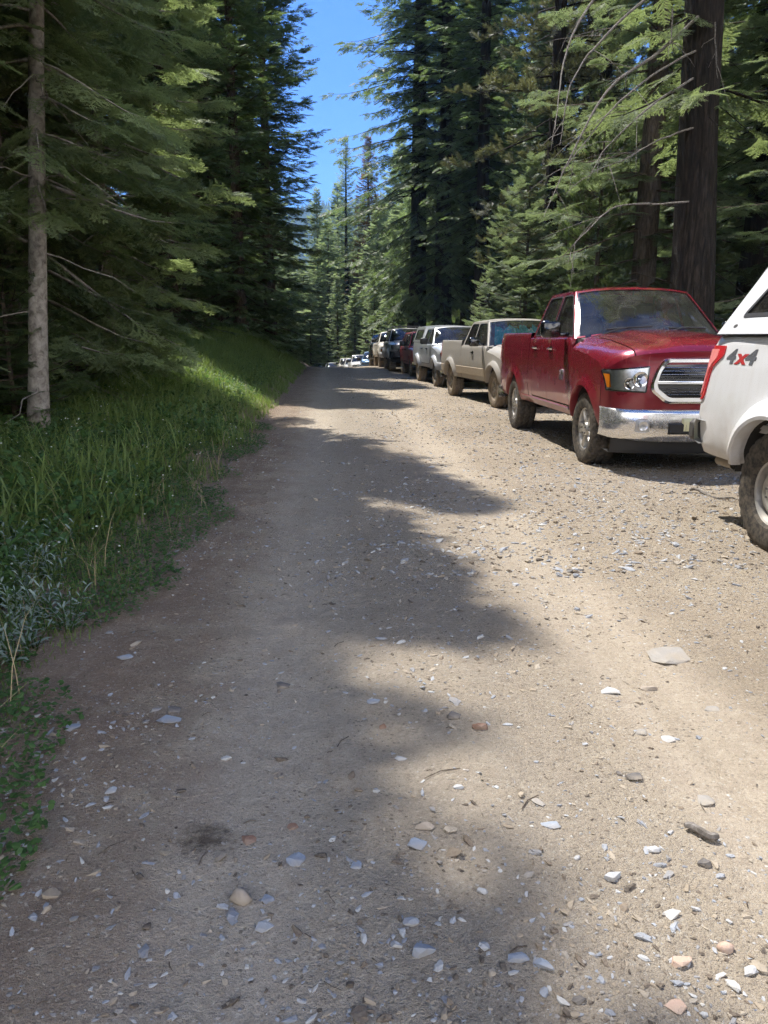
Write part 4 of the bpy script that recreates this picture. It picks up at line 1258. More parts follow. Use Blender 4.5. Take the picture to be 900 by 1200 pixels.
def conifer(H, R, z0, lod, kind='fir', leaf='fir', brk='bark_mid', dens=1.0, droop=.5, r0=None, lean=(0, 0), thin=0.0, whorl=.42, frond=.62, seed=1, stubs=0, profile='fir', ragged=.25, one_side=None, up_tip=.25, lod_z=9.0):
    """one tree at the origin: returns trunk and crown mesh objects (unlinked prototypes)"""
    r = np.random.default_rng(seed)
    r0 = r0 or H*.011+.04
    zz = np.linspace(-.3, H, 22)
    wob = np.stack([np.cumsum(r.normal(0, .012, 22)), np.cumsum(r.normal(0, .012, 22))], 1)*(H/20)*(.3 if lod == 0 else 1)
    axis = np.stack([lean[0]*zz/H+wob[:, 0], lean[1]*zz/H+wob[:, 1], zz], 1)
    def ax(z): return np.array([np.interp(z, zz, axis[:, 0]), np.interp(z, zz, axis[:, 1]), z])
    rad = r0*np.clip(1-zz/H, 0, 1)**.8+.008; rad[0:3] *= np.array([1.35, 1.2, 1.05])
    seg = 16 if lod == 0 else (10 if lod == 1 else 6)
    fine = np.linspace(-.3, H, 60 if lod == 0 else 24)
    tp = np.array([ax(z) for z in fine]); tr = np.interp(fine, zz, rad)
    paths = [tp]; rads = [tr]
    pos = []; dirs = []; ups = []; sc = []; st = []
    z = z0
    while z < H-.15:
        f = (z-z0)/(H-z0)
        nb = int(r.integers(4, 7))
        a0 = r.uniform(0, 2*PI)
        for k in range(nb):
            if r.uniform() < thin: continue
            a = a0+2*PI*k/nb+r.normal(0, .25); bt = r.normal(0, .14)
            if profile == 'fir': L = R*((1-f)**.8*min(1, .55+f*3.0))
            elif profile == 'col': L = R*((1-f)**.5*min(1, .6+f*2.5))
            else: L = R*math.sin(PI*min(1, .25+.75*f))**.8
            L *= r.uniform(1-ragged, 1+ragged*.6)
            if one_side is not None:
                L *= .65+.5*max(0, math.cos(a-one_side))
            L = max(.22, L)
            zb = z+r.normal(0, .10)
            h = np.array([math.cos(a), math.sin(a), 0.0])
            rise = lerp(-.10, .75, f)+r.normal(0, .1)       # low boughs sweep down, high ones up
            n = 6
            t = np.linspace(0, 1, n)
            side = np.array([-h[1], h[0], 0])*r.normal(0, .10)
            P = ax(min(zb, H))[None]+h[None]*(t*L)[:, None]+side[None]*((t**2)*L)[:, None]
            P[:, 2] += L*(rise*t-droop*(1-f*.6)*t**1.7+up_tip*t**3.5)
            br = max(.006, min(.05, .012*L+.006))
            if lod < 2 or r.uniform() < .5:
                paths.append(P); rads.append(np.linspace(br, .003, n))
            tan = np.gradient(P, axis=0)
            step = frond*(.40 if lod == 0 else .44 if lod == 1 else .6)/dens
            m = max(2, int(L*.9/step))
            for i in range(m+1):
                u = lerp(.16 if L > .6 else .0, 1.0, (i+r.uniform(-.3, .3))/m); u = min(1, max(.05, u))
                p = np.array([np.interp(u, t, P[:, q]) for q in range(3)]); tg = np.array([np.interp(u, t, tan[:, q]) for q in range(3)])
                tg /= np.linalg.norm(tg)
                s = frond*(lerp(1.0, .72, u))*r.uniform(.75, 1.2)*min(1, .45+L*.5)
                sd = np.cross([0, 0, 1.0], tg); sd /= np.linalg.norm(sd)
                if kind == 'fir':
                    for sg in (-1, 1):
                        if r.uniform() < .1: continue
                        d = tg*.72+sd*sg*.75+np.array([0, 0, r.normal(-.18*droop*2, .16)])
                        pos.append(p); dirs.append(d); ups.append(np.array([r.normal(0, .25), r.normal(0, .25), 1])); sc.append(s); st.append(r.normal(0, .13)+bt+.34*(u-.55))  # pale new growth at tips; inner crown shade painted in as darker tone
                    if i == m:
                        pos.append(p); dirs.append(tg+np.array([0, 0, -.1])); ups.append(np.array([r.normal(0, .2), r.normal(0, .2), 1])); sc.append(s*1.1); st.append(.28+bt)
                elif u > .25:
                    for q in range(3 if lod < 2 else 2):
                        d = tg*r.uniform(.3, 1)+sd*r.normal(0, .7)+np.array([0, 0, r.uniform(.1, 1.0)])
                        pos.append(p+r.normal(0, .07, 3)); dirs.append(d); ups.append(r.normal(0, 1, 3)); sc.append(s*.62); st.append(r.normal(0, .12))
        z += whorl*(1.0-.45*f)*r.uniform(.7, 1.3)
    # leader
    pos.append(ax(H-.3)); dirs.append(np.array([0.05, 0, 1.0])); ups.append(np.array([1.0, 0, 0])); sc.append(.6); st.append(.1)
    for k in range(stubs):                                 # dead snags below the crown
        zb = r.uniform(.8, max(1.2, z0+1.5)); a = r.uniform(0, 2*PI); L = r.uniform(.3, 1.5)
        t = np.linspace(0, 1, 5); P = ax(zb)[None]+np.array([math.cos(a), math.sin(a), 0])[None]*(t*L)[:, None]; P[:, 2] += L*r.normal(-.1, .25)*t-.12*L*t*t
        P[1:] += r.normal(0, .03, (4, 3)); paths.append(P); rads.append(np.linspace(.014, .003, 5))
    V1, Q1 = tubes_np(paths[:1], rads[:1], seg)
    if lod == 0:                                            # furrowed outline
        th = np.arctan2(V1[:, 1]-np.interp(V1[:, 2], zz, axis[:, 1]), V1[:, 0]-np.interp(V1[:, 2], zz, axis[:, 0]))
        k = 1+(.25 if brk == 'bark_pale' else 1)*(.035*np.sin(th*5+V1[:, 2]*.7)+.03*np.sin(th*3-V1[:, 2]*1.3))
        cx = np.interp(V1[:, 2], zz, axis[:, 0]); cy_ = np.interp(V1[:, 2], zz, axis[:, 1])
        V1[:, 0] = cx+(V1[:, 0]-cx)*k; V1[:, 1] = cy_+(V1[:, 1]-cy_)*k
    V2, Q2 = tubes_np(paths[1:], rads[1:], 4 if lod == 0 else 3)
    V = np.concatenate([V1, V2]); Q = np.concatenate([Q1, Q2+len(V1)])
    trunk = mesh_np('trunk', V, Q, M[brk], smooth=True)
    A = frames(np.array(pos), np.array(dirs), np.array(ups), np.array(sc))
    pos = np.array(pos); st = np.array(st)
    if lod == 0 and H > lod_z:
        near = pos[:, 2] < lod_z
        v0, t0, o0 = scatter(tmpl(kind, 0), A[near], st[near]); v1, t1, o1 = scatter(tmpl(kind, 1), A[~near], st[~near])
        Vc = np.concatenate([v0, v1]); Tc = np.concatenate([t0, t1+len(v0)]); To = np.concatenate([o0, o1])
    else: Vc, Tc, To = scatter(tmpl(kind, lod), A, st)
    TRIS[0] += len(Tc)
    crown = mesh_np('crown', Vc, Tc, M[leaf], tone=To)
    for o in (trunk, crown): COL.objects.unlink(o)
    return trunk, crown

PROTO = {}
def proto(key, **k):
    PROTO[key] = conifer(**k); return key
def plant(key, x, y, rz=None, s=1.0, label='', group=None, name='conifer_tree', cat='tree', sxy=None, leaf=None, sink=.05):
    tr, cr = PROTO[key]
    rz = random.uniform(0, 2*PI) if rz is None else rz
    o = thing(name, label, cat, (x, y, gz(x, y)-sink), rz, group)
    o.scale = (s*(sxy or 1), s*(sxy or 1), s)
    for src in (tr, cr):
        c = src.copy(); COL.objects.link(c); c.parent = o
        if src is cr and leaf:
            c.material_slots[0].link = 'OBJECT'; c.material_slots[0].material = M[leaf]
    return o
# ------------------------------------------------------------------ tree kinds
proto('near_fir_a', H=20, R=2.5, z0=1.3, lod=0, leaf='fir', brk='bark_pale', seed=1, droop=.55, stubs=12, frond=.80, r0=.13, lod_z=9, whorl=.36)
proto('near_fir_b', H=18, R=2.3, z0=2.4, lod=0, leaf='fir', brk='bark_pale', seed=2, droop=.7, stubs=14, frond=.8, thin=.05, r0=.10, lod_z=9, whorl=.36)
proto('low_fir', H=13, R=2.3, z0=.45, lod=0, leaf='fir', brk='bark_pale', seed=22, droop=.5, stubs=4, frond=.78, r0=.09, lod_z=7, whorl=.34)
proto('full_fir', H=21, R=2.7, z0=.35, lod=1, leaf='fir_deep', brk='bark_mid', seed=24, profile='col', droop=.5, whorl=.32, frond=.7, dens=1.25, ragged=.3)
proto('pale_pole_fir', H=13, R=1.9, z0=3.6, lod=0, leaf='fir', brk='bark_pale', seed=3, droop=.6, thin=.3, stubs=22, frond=.75, r0=.125, lean=(1.2, 0), lod_z=9)
proto('sapling', H=3.4, R=1.15, z0=.25, lod=0, leaf='fir_deep', brk='bark_mid', seed=4, droop=.2, whorl=.26, frond=.46, r0=.035)
proto('tall_fir_a', H=27, R=2.9, z0=2.2, lod=1, leaf='fir_deep', brk='bark_mid', seed=5, profile='col', droop=.45, stubs=16)
proto('tall_fir_b', H=24, R=2.5, z0=1.2, lod=1, leaf='fir', brk='bark_mid', seed=6, profile='col', droop=.5, ragged=.35, stubs=10)
proto('tall_fir_c', H=30, R=3.3, z0=5.5, lod=1, leaf='fir_deep', brk='bark_dark', seed=7, profile='col', droop=.6, thin=.15, ragged=.4, stubs=24)
proto('right_fir', H=24, R=3.3, z0=.8, lod=0, leaf='fir_pale', brk='bark_mid', seed=8, droop=.5, frond=.62, thin=.12, ragged=.4, stubs=10, lod_z=11, whorl=.44, dens=1.1)
proto('young_fir', H=6.4, R=1.9, z0=.2, lod=0, leaf='fir_pale', brk='bark_mid', seed=9, droop=.15, whorl=.32, frond=.55, r0=.07)
proto('tufted_pine', H=8.5, R=1.9, z0=.8, lod=0, kind='pine', leaf='pine', brk='bark_mid', seed=10, droop=.15, whorl=.5, frond=.62, r0=.1, thin=.15, up_tip=.5)
proto('olive_conifer', H=28, R=3.2, z0=4.5, lod=1, kind='pine', leaf='olive', brk='bark_dark', seed=11, droop=.55, whorl=.55, frond=.85, r0=.30, thin=.22, ragged=.5, profile='col', stubs=18)
proto('giant_fir', H=42, R=5.3, z0=4.5, lod=1, leaf='fir_deep', brk='bark_dark', seed=12, droop=.75, whorl=.6, frond=.95, r0=.58, thin=.14, ragged=.42, profile='col', stubs=10)
proto('giant_trunk', H=36, R=3.6, z0=5.6, lod=0, leaf='fir', brk='bark_dark', seed=13, droop=.5, whorl=.75, frond=.8, r0=.36, thin=.45, ragged=.5, profile='col', stubs=30, lod_z=10, lean=(-1.7, 0))
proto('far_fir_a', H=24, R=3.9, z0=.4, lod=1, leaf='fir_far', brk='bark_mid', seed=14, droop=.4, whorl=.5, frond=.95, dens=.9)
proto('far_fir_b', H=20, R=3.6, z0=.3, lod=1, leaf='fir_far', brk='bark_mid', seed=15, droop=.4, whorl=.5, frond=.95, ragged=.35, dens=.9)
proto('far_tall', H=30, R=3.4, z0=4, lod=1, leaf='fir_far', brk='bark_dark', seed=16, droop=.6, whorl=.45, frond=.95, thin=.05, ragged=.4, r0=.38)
proto('browning_fir', H=28, R=3.2, z0=3, lod=1, leaf='fir_far', brk='bark_dark', seed=17, droop=.5, whorl=.45, thin=.0, ragged=.3, r0=.35)

# ------------------------------------------------------------------ the left side of the road
plant('pale_pole_fir', -3.42, 9.15, 0, .84, label='straight pale-barked fir with a bare lower trunk rising from the weeds at the left edge', name='fir_tree')
plant('near_fir_a', -4.0, 14.6, 1.2, .92, label='drooping fir whose sunlit tips hang nearest the road on the left', name='fir_tree')
plant('near_fir_b', -5.0, 13.0, 2.7, 1.0, label='fir with shaded hanging sprays just right of the pale-barked trunk', name='fir_tree')
plant('near_fir_b', -5.0, 8.4, 4.2, 1.0, label='fir whose boughs hang into the top left corner before the pale trunk', name='fir_tree')
plant('low_fir', -4.4, 11.3, 1.9, 1.32, label='bushy fir whose low boughs touch the weeds just right of the pale-barked trunk', name='fir_tree', sxy=.82)
plant('near_fir_a', -6.8, 14.5, 4.0, .95, label='fir standing in deep shade behind the pale-barked trunk', name='fir_tree')
plant('sapling', -3.75, 9.4, .4, .78, label='low bluish fir sapling at the foot of the pale-barked trunk', name='fir_sapling')
plant('sapling', -4.2, 13.2, 2.4, .8, label='small fir sapling in the weeds right of the pale-barked trunk', name='fir_sapling')
plant('sapling', -4.6, 10.2, 3.4, 1.1, label='fir sapling in shade behind the low bluish sapling', name='fir_sapling')
plant('tall_fir_b', -6.4, 17.6, .3, .85, label='green fir behind the one with sunlit drooping tips', name='fir_tree')
plant('full_fir', -5.1, 25.8, 2.3, .98, label='dark full fir above the sunlit patch of grass on the left bank', name='fir_tree')
plant('full_fir', -3.5, 31.0, 1.1, .92, label='tall dark fir at the left of the sky gap, its edge reaching the road', name='fir_tree')
plant('tall_fir_a', -5.6, 40.0, 3.9, .95, label='very tall fir edging the sky gap behind the tall dark one on the left', name='fir_tree')
plant('tall_fir_c', -6.4, 47.0, .9, 1.05, label='farthest tall ragged fir on the left before the road drops away', name='fir_tree')
# trees beside and behind the viewpoint: their shade lies over the near road
for (x, y, k, s) in [(-5.6, 5.6, 'tall_fir_b', 1.0), (-6.6, 2.6, 'tall_fir_a', 1.0), (-7.6, 5.0, 'tall_fir_c', 1.0), (-5.8, 8.0, 'tall_fir_b', .84), (-4.9, 4.2, 'tall_fir_b', .85), (-4.4, 6.6, 'tall_fir_b', .72), (-6.2, 10.2, 'tall_fir_a', .85), (-5.4, 1.5, 'tall_fir_b', .9)]:
    plant(k, x, y, None, s, label='fir off to the left, throwing shade over the near road', group='firs shading the near road')
plant('full_fir', -2.75, 36.5, 4.4, .95, label='fir edging the sky gap on the left, rooted in the grassy bank near the crest', name='fir_tree', sxy=1.1)
G_L = 'shaded conifers deep in the forest left of the road'
rl = np.random.default_rng(21)
keys = ['tall_fir_a', 'tall_fir_b', 'tall_fir_c', 'tall_fir_b']
pts = []
for (x, y) in [(-8.8, 11.3), (-9.5, 16.5), (-9.2, 29.0), (-7.4, 34.0), (-8.6, 39.5), (-10.2, 20.0), (-11.0, 26.0), (-10.6, 32.5), (-10.0, 36.0), (-11.4, 9.3), (-12.2, 13.6), (-12.4, 18.4), (-12.4, 23.4), (-12.4, 29.0), (-13, 34.5),
               (-7.5, 44), (-8, 52), (-10.5, 47), (-15.5, 12.0), (-16, 17.5), (-15.6, 23.5), (-16, 30), (-14, 41), (-19, 15), (-19.5, 21), (-19.5, 28), (-18, 37)]:
    k = keys[int(rl.integers(0, 4))]
    plant(k, x+rl.normal(0, .3), y+rl.normal(0, .4), None, rl.uniform(.82, 1.0), label='shaded dark conifer standing behind the front row of firs on the left', group=G_L)
# ------------------------------------------------------------------ the right side
big = plant('giant_trunk', 6.72, 14.2, 0, 1.0, label='huge dark furrowed trunk with dead limbs right behind the crimson pickup', name='fir_tree')
plant('right_fir', 7.6, 19.0, .7, 1.0, label='pale green fir with sunlit sprays left of the huge dark trunk', name='fir_tree')
plant('right_fir', 10.2, 15.2, 2.9, 1.0, label='pale green fir filling the space right of the huge dark trunk', name='fir_tree')
plant('tufted_pine', 6.7, 19.8, 1.0, .85, label='small pine with upturned needle tufts above the crimson pickup', name='pine_tree')
plant('young_fir', 5.75, 23.2, .5, 1.0, label='bright young fir above the roof of the dusty off-white pickup', name='fir_sapling')
plant('young_fir', 5.75, 28.6, 2.2, .62, label='small young fir behind the silver pickup', name='fir_sapling')
plant('young_fir', 7.3, 24.6, 3.2, .9, label='young fir between the bright young one and the crimson pickup', name='fir_sapling')
plant('young_fir', 8.6, 17.8, 4.2, .6, label='short young fir close behind the huge dark trunk', name='fir_sapling')
plant('olive_conifer', 7.4, 27.0, .2, 1.0, label='tall olive conifer with a bare brown trunk and drooping ragged boughs', name='pine_tree')
plant('olive_conifer', 9.3, 27.8, 2.2, .95, label='olive conifer right of the one with the bare brown trunk', name='pine_tree')
plant('giant_fir', 5.3, 49.0, 1.0, 1.0, label='giant black-trunked fir whose ragged boughs edge the sky gap on the right', name='fir_tree')
plant('giant_fir', 6.75, 47.5, 2.6, .93, label='giant dark fir just right of the one edging the sky gap', name='fir_tree')
plant('giant_fir', 9.0, 51.0, 4.4, 1.0, label='third giant dark fir, rightmost of the black clump', name='fir_tree')
plant('tall_fir_c', 8.0, 42.0, 4.0, 1.1, label='dark ragged fir in front of the clump of giant firs', name='fir_tree')
G_R = 'conifers in the forest right of the road'
keys = ['tall_fir_b', 'right_fir', 'tall_fir_c', 'olive_conifer', 'tall_fir_b']
for (x, y) in [(10.6, 20.5), (13.2, 18.0), (13.5, 23.5), (11.2, 24.5), (12.6, 30.0), (10.4, 33.0), (9.6, 37.2), (15.2, 27.0), (16.2, 20.8), (14.8, 34.0), (12.8, 39.0), (18.5, 24.5), (18.0, 31), (19.8, 36.5), (12.2, 45.5), (15.5, 43), (11.2, 55), (13.6, 50), (9.4, 60), (17, 49), (22, 29), (22, 40), (14.6, 14.2), (18.2, 16.0)]:
    k = keys[int(rl.integers(0, 5))]
    plant(k, x+rl.normal(0, .4), y+rl.normal(0, .4), None, rl.uniform(.82, 1.02), label='conifer standing back in the forest behind the parked vehicles', group=G_R)
# ------------------------------------------------------------------ beyond the crest
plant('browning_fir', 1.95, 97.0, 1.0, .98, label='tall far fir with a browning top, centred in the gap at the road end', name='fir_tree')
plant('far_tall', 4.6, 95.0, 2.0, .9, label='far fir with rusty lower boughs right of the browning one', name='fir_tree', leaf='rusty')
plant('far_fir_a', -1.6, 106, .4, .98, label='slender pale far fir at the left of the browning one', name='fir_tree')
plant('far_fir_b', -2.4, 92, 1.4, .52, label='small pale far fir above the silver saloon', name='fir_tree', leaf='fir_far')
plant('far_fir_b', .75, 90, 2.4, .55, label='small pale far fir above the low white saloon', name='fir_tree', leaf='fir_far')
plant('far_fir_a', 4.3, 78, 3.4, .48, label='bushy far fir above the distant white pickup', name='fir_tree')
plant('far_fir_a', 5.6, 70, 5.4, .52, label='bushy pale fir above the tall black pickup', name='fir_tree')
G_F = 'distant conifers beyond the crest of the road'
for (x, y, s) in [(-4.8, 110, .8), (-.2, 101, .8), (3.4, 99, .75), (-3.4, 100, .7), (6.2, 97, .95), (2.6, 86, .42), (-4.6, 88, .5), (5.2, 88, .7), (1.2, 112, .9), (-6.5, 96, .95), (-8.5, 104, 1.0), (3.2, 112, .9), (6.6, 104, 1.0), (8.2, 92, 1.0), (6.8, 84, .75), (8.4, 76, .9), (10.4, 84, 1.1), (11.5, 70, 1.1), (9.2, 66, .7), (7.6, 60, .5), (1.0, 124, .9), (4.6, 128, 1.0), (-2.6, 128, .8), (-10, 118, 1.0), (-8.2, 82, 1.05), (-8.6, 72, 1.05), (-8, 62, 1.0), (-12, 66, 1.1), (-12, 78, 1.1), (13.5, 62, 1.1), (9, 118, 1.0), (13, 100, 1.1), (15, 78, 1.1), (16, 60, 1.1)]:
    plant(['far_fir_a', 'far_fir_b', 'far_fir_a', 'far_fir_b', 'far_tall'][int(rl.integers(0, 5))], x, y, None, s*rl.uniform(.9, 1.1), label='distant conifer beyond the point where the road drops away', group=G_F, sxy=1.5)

# dead limbs sweeping down from the huge trunk
def limb(px_path, Y0, Y1, r0):
    n = len(px_path); P = []
    for i, (px, py) in enumerate(px_path):
        Y = lerp(Y0, Y1, i/(n-1)); d = _fw+_rt*(px-450)/FPX+_up*(600-py)/FPX
        p = np.array([0, 0, CAM_H])+d*(Y/d[1]); P.append(p-np.array(big.location))
    t = np.linspace(0, 1, n); tt = np.linspace(0, 1, n*4)
    P = np.array(P); Q = np.stack([np.interp(tt, t, P[:, k]) for k in range(3)], 1)
    for _ in range(3): Q[1:-1] = (Q[:-2]+2*Q[1:-1]+Q[2:])/4
    rq = np.random.default_rng(int(px_path[0][0]+px_path[0][1])); Q[1:] += np.cumsum(rq.normal(0, .012, (len(Q)-1, 3)), 0)*.6
    tw = [Q]; tr_ = [np.linspace(r0*.62, .004, len(Q))]
    for k in range(len(Q)//3):                                # broken side twigs
        i = int(rq.integers(len(Q)//5, len(Q)-1)); d = Q[min(i+1, len(Q)-1)]-Q[i]; d = d/np.linalg.norm(d); d = d+rq.normal(0, .7, 3); L = rq.uniform(.12, .7)
        tq = np.linspace(0, 1, 5)[:, None]; tw.append(Q[i]+d*L*tq+np.array([0, 0, -.25])*L*tq**2+rq.normal(0, .01, (5, 3))*tq); tr_.append(np.linspace(.007, .002, 5))
    V, F_ = tubes_np(tw, tr_, 6)
    mesh_np('dead_branch', V, F_, M['deadwood'], smooth=True, parent=big)
limb([(822, -60), (770, -15), (712, 35), (680, 70), (662, 110), (652, 170)], 14.0, 11.6, .045)
limb([(818, 20), (768, 62), (725, 85), (694, 126), (672, 170), (655, 212), (640, 248)], 14.0, 11.8, .05)
limb([(815, 60), (765, 88), (720, 122), (690, 160), (662, 200)], 14.0, 12.2, .035)
limb([(812, 92), (770, 118), (735, 146), (700, 178), (688, 206)], 14.0, 12.4, .035)
limb([(812, 150), (765, 168), (730, 190), (690, 206)], 14.0, 12.6, .03)
limb([(810, 236), (770, 240), (720, 240), (698, 262), (676, 284), (671, 306)], 14.0, 12.8, .03)
limb([(822, -150), (745, -60), (675, 20), (655, 90), (650, 150)], 14.0, 10.8, .05)
limb([(788, 10), (786, 40), (785, 62)], 13.6, 13.5, .025)
limb([(838, 26), (838, 60), (840, 95)], 13.75, 13.7, .022)
# ------------------------------------------------------------------ ground, road, hills
def road_right(y): return 6.2+road_shift(y)+.25*np.sin(np.asarray(y)*.9)+.15*np.sin(np.asarray(y)*2.7)
def vnoise(x, y, s, seed=0):
    """smooth value noise on arrays"""
    r = np.random.default_rng(seed); T = r.uniform(-1, 1, (256, 256))
    u, v = np.asarray(x)*s, np.asarray(y)*s
    i, j = np.floor(u).astype(int), np.floor(v).astype(int); a, b = u-i, v-j
    a = a*a*(3-2*a); b = b*b*(3-2*b)
    g = lambda p, q: T[p % 256, q % 256]
    return (g(i, j)*(1-a)+g(i+1, j)*a)*(1-b)+(g(i, j+1)*(1-a)+g(i+1, j+1)*a)*b

# forest floor and verge, reaching up the valley sides
t = NT('forest_floor'); p = t.pos()
n1 = t.noise(p, .8, 6, .6); n2 = t.noise(p, 9, 6, .65); n3 = t.noise(p, 60, 4, .7)
c = t.ramp(n1, [(.35, (.075, .055, .036)), (.5, (.115, .088, .056)), (.64, (.07, .085, .036))])
c = t.mix(t.rng(n2, .35, .75, 0, .6), c, (.13, .10, .065)); c = t.mix(t.rng(n3, .5, .8, 0, .5), c, (.20, .16, .11))
M['floor'] = t.surf(t.pri(Base_Color=c, Roughness=.97, Specular_IOR_Level=.1, Normal=t.bump(t.math('ADD', n2, t.math('MULTIPLY', n3, .4)), 1.0, .06)))
xs = np.concatenate([-np.geomspace(900, 14, 26), np.linspace(-12.5, 14, 107), np.geomspace(16, 900, 26)])
ys = np.concatenate([[-300, -120, -60, -30, -15, -8, -4], np.linspace(-2, 60, 156), np.linspace(62, 160, 40), np.geomspace(170, 2200, 24)])
X, Y = np.meshgrid(xs, ys, indexing='ij')
def floor_z(X, Y):
    Z = ground_z(X, Y)
    side = np.clip(np.abs(X+2)-26, 0, None)
    Z = Z+np.minimum(side*.42, 260)*np.clip(side/20, 0, 1)
    on = (X > road_left(Y)-.55) & (X < road_right(Y)-.2)
    Z = Z+.05*vnoise(X, Y, .9, 4)*(~on)+.02*vnoise(X, Y, 2.7, 5)*(~on)
    return np.where(on, Z-.09, Z)
mb = MB(); mb.grid(np.stack([X, Y, floor_z(X, Y)], -1)); g = mb.build('ground', M['floor'], angle=180); g['kind'] = 'structure'

# the road: packed dirt with loose stone
t = NT('packed_gravel_road'); p = t.pos()
sx = t.n('ShaderNodeSeparateXYZ', ins={0: p}); px_, py_ = sx.outputs[0], sx.outputs[1]
big = t.noise(p, .55, 4, .55); mid = t.noise(p, 3.0, 6, .62); fine = t.noise(p, 28, 5, .7); grain = t.noise(p, 170, 3, .7)
trk = t.n('ShaderNodeMapping', ins={'Vector': p, 'Scale': (4.5, .22, 1)}).outputs[0]
streak = t.noise(trk, 1.0, 5, .6)
c = t.ramp(big, [(.3, (.30, .245, .178)), (.5, (.385, .315, .232)), (.72, (.44, .37, .28))])
grey = t.math('MULTIPLY', t.rng(px_, 1.35, .55), t.rng(px_, -.85, -.25), clamp=True)             # the wheel-worn lane is greyer
c = t.mix(t.math('MULTIPLY', grey, t.rng(streak, .3, .7, .35, .85), clamp=True), c, (.335, .30, .25))
tA = t.rng(t.math('ABSOLUTE', t.math('ADD', px_, .25)), .42, .12); tB = t.rng(t.math('ABSOLUTE', t.math('SUBTRACT', px_, 1.35)), .42, .12)
trkm = t.math('MULTIPLY', t.math('MAXIMUM', tA, tB), t.rng(streak, .3, .65, .25, 1), clamp=True)
c = t.mix(t.math('MULTIPLY', trkm, .6), c, (.385, .335, .265))
c = t.mix(t.math('MULTIPLY', t.rng(t.math('ABSOLUTE', t.math('SUBTRACT', px_, .55)), .5, .15), t.rng(mid, .35, .6, .0, .45), clamp=True), c, (.30, .25, .19))
edge = t.rng(t.math('ADD', px_, t.rng(mid, .3, .7, -.28, .28)), -.35, -.95)
c = t.mix(t.math('MULTIPLY', edge, .9), c, t.mix(fine, (.15, .10, .072), (.27, .195, .145)))
c = t.mix(t.rng(mid, .5, .75, 0, .35), c, (.46, .39, .29))
c = t.mix(t.rng(streak, .5, .75, 0, .5), c, (.30, .24, .18)); clod = t.noise(p, 11, 5, .7, .4); c = t.mix(t.rng(clod, .52, .72, 0, .4), c, (.29, .23, .17)); c = t.mix(t.rng(clod, .46, .3, 0, .35), c, (.52, .45, .35))
micro = t.noise(p, 420, 2, .6); coarse = t.noise(p, 75, 3, .75)
v1 = t.n('ShaderNodeTexVoronoi', ins={'Vector': p, 'Scale': 62, 'Randomness': 1.0}); v2 = t.n('ShaderNodeTexVoronoi', ins={'Vector': p, 'Scale': 120, 'Randomness': 1.0})
peb = t.ramp(t.n('ShaderNodeSeparateColor', ins={0: v1.outputs['Color']}).outputs[0], [(0, (.10, .085, .07)), (.2, (.28, .23, .17)), (.5, (.40, .36, .30)), (.75, (.34, .35, .37)), (.9, (.55, .53, .49)), (1, (.64, .62, .58))])
sel = t.n('ShaderNodeSeparateColor', ins={0: v1.outputs['Color']}).outputs[1]
loose = t.rng(t.math('ADD', px_, t.rng(big, .3, .7, -.9, .9)), .9, 2.8, .03, .42)                  # more loose stone towards the parked row
loose = t.math('MULTIPLY', loose, t.rng(mid, .35, .65, .45, 1.3))
isp = t.math('MULTIPLY', t.math('LESS_THAN', sel, loose), t.math('LESS_THAN', v1.outputs['Distance'], .40))
c = t.mix(t.math('MULTIPLY', isp, .7), c, peb)
sp = t.n('ShaderNodeSeparateColor', ins={0: v2.outputs['Color']}).outputs[0]
c = t.mix(t.math('MULTIPLY', t.math('GREATER_THAN', sp, .965), t.rng(mid, .4, .6, .1, .7)), c, (.10, .08, .062))
c = t.mix(t.math('MULTIPLY', t.math('LESS_THAN', sp, .02), .4), c, (.5, .47, .41))
c = t.mix(t.rng(fine, .50, .75, 0, .5), c, (.22, .175, .13)); c = t.mix(t.rng(grain, .55, .8, 0, .4), c, (.46, .40, .32)); c = t.mix(t.rng(grain, .46, .25, 0, .55), c, (.15, .12, .09))
c = t.mix(t.rng(coarse, .56, .70, 0, .6), c, (.16, .13, .10)); c = t.mix(t.rng(coarse, .42, .30, 0, .5), c, (.56, .50, .42))
c = t.mix(t.rng(micro, .58, .75, 0, .45), c, (.15, .125, .10)); c = t.mix(t.rng(micro, .42, .27, 0, .4), c, (.60, .55, .47))
# a dark crumbly patch in the wheel lane
vd = t.n('ShaderNodeVectorMath', operation='DISTANCE', ins={0: p, 1: (*on_ground(243, 982), 0)}).outputs['Value']
pt = t.rng(t.math('ADD', vd, t.rng(fine, .3, .7, -.05, .05)), .10, .02)
c = t.mix(t.math('MULTIPLY', pt, .8, clamp=True), c, (.05, .036, .026))
h = t.math('ADD', t.math('MULTIPLY', isp, t.math('SUBTRACT', .5, v1.outputs['Distance'])), t.math('ADD', t.math('MULTIPLY', fine, .8), t.math('ADD', t.math('ADD', t.math('MULTIPLY', grain, .5), t.math('MULTIPLY', coarse, .9)), t.math('MULTIPLY', clod, 1.2))))
h = t.math('ADD', h, t.math('MULTIPLY', t.math('GREATER_THAN', sp, .8), .12))
M['road'] = t.surf(t.pri(Base_Color=c, Roughness=.95, Specular_IOR_Level=.18, Normal=t.bump(h, t.rng(trkm, 0, 1, 1.0, .55), .018)))
def road_z(x, y):
    z = ground_z(x, y)
    fade = np.clip(1.5-np.asarray(y)/25, .3, 1)
    z = z+(.012*vnoise(x, y, 1.6, 1)+.007*vnoise(x, y, 5, 2)+.0035*vnoise(x, y, 14, 3))*fade
    z = z+.025*np.exp(-((x-2.2)/.5)**2)-.024*np.exp(-((x-1.35)/.26)**2)-.026*np.exp(-((x+.25)/.28)**2)+.008*np.exp(-((x-.55)/.2)**2)*(1+vnoise(x, y, 2.0, 6))
    return z
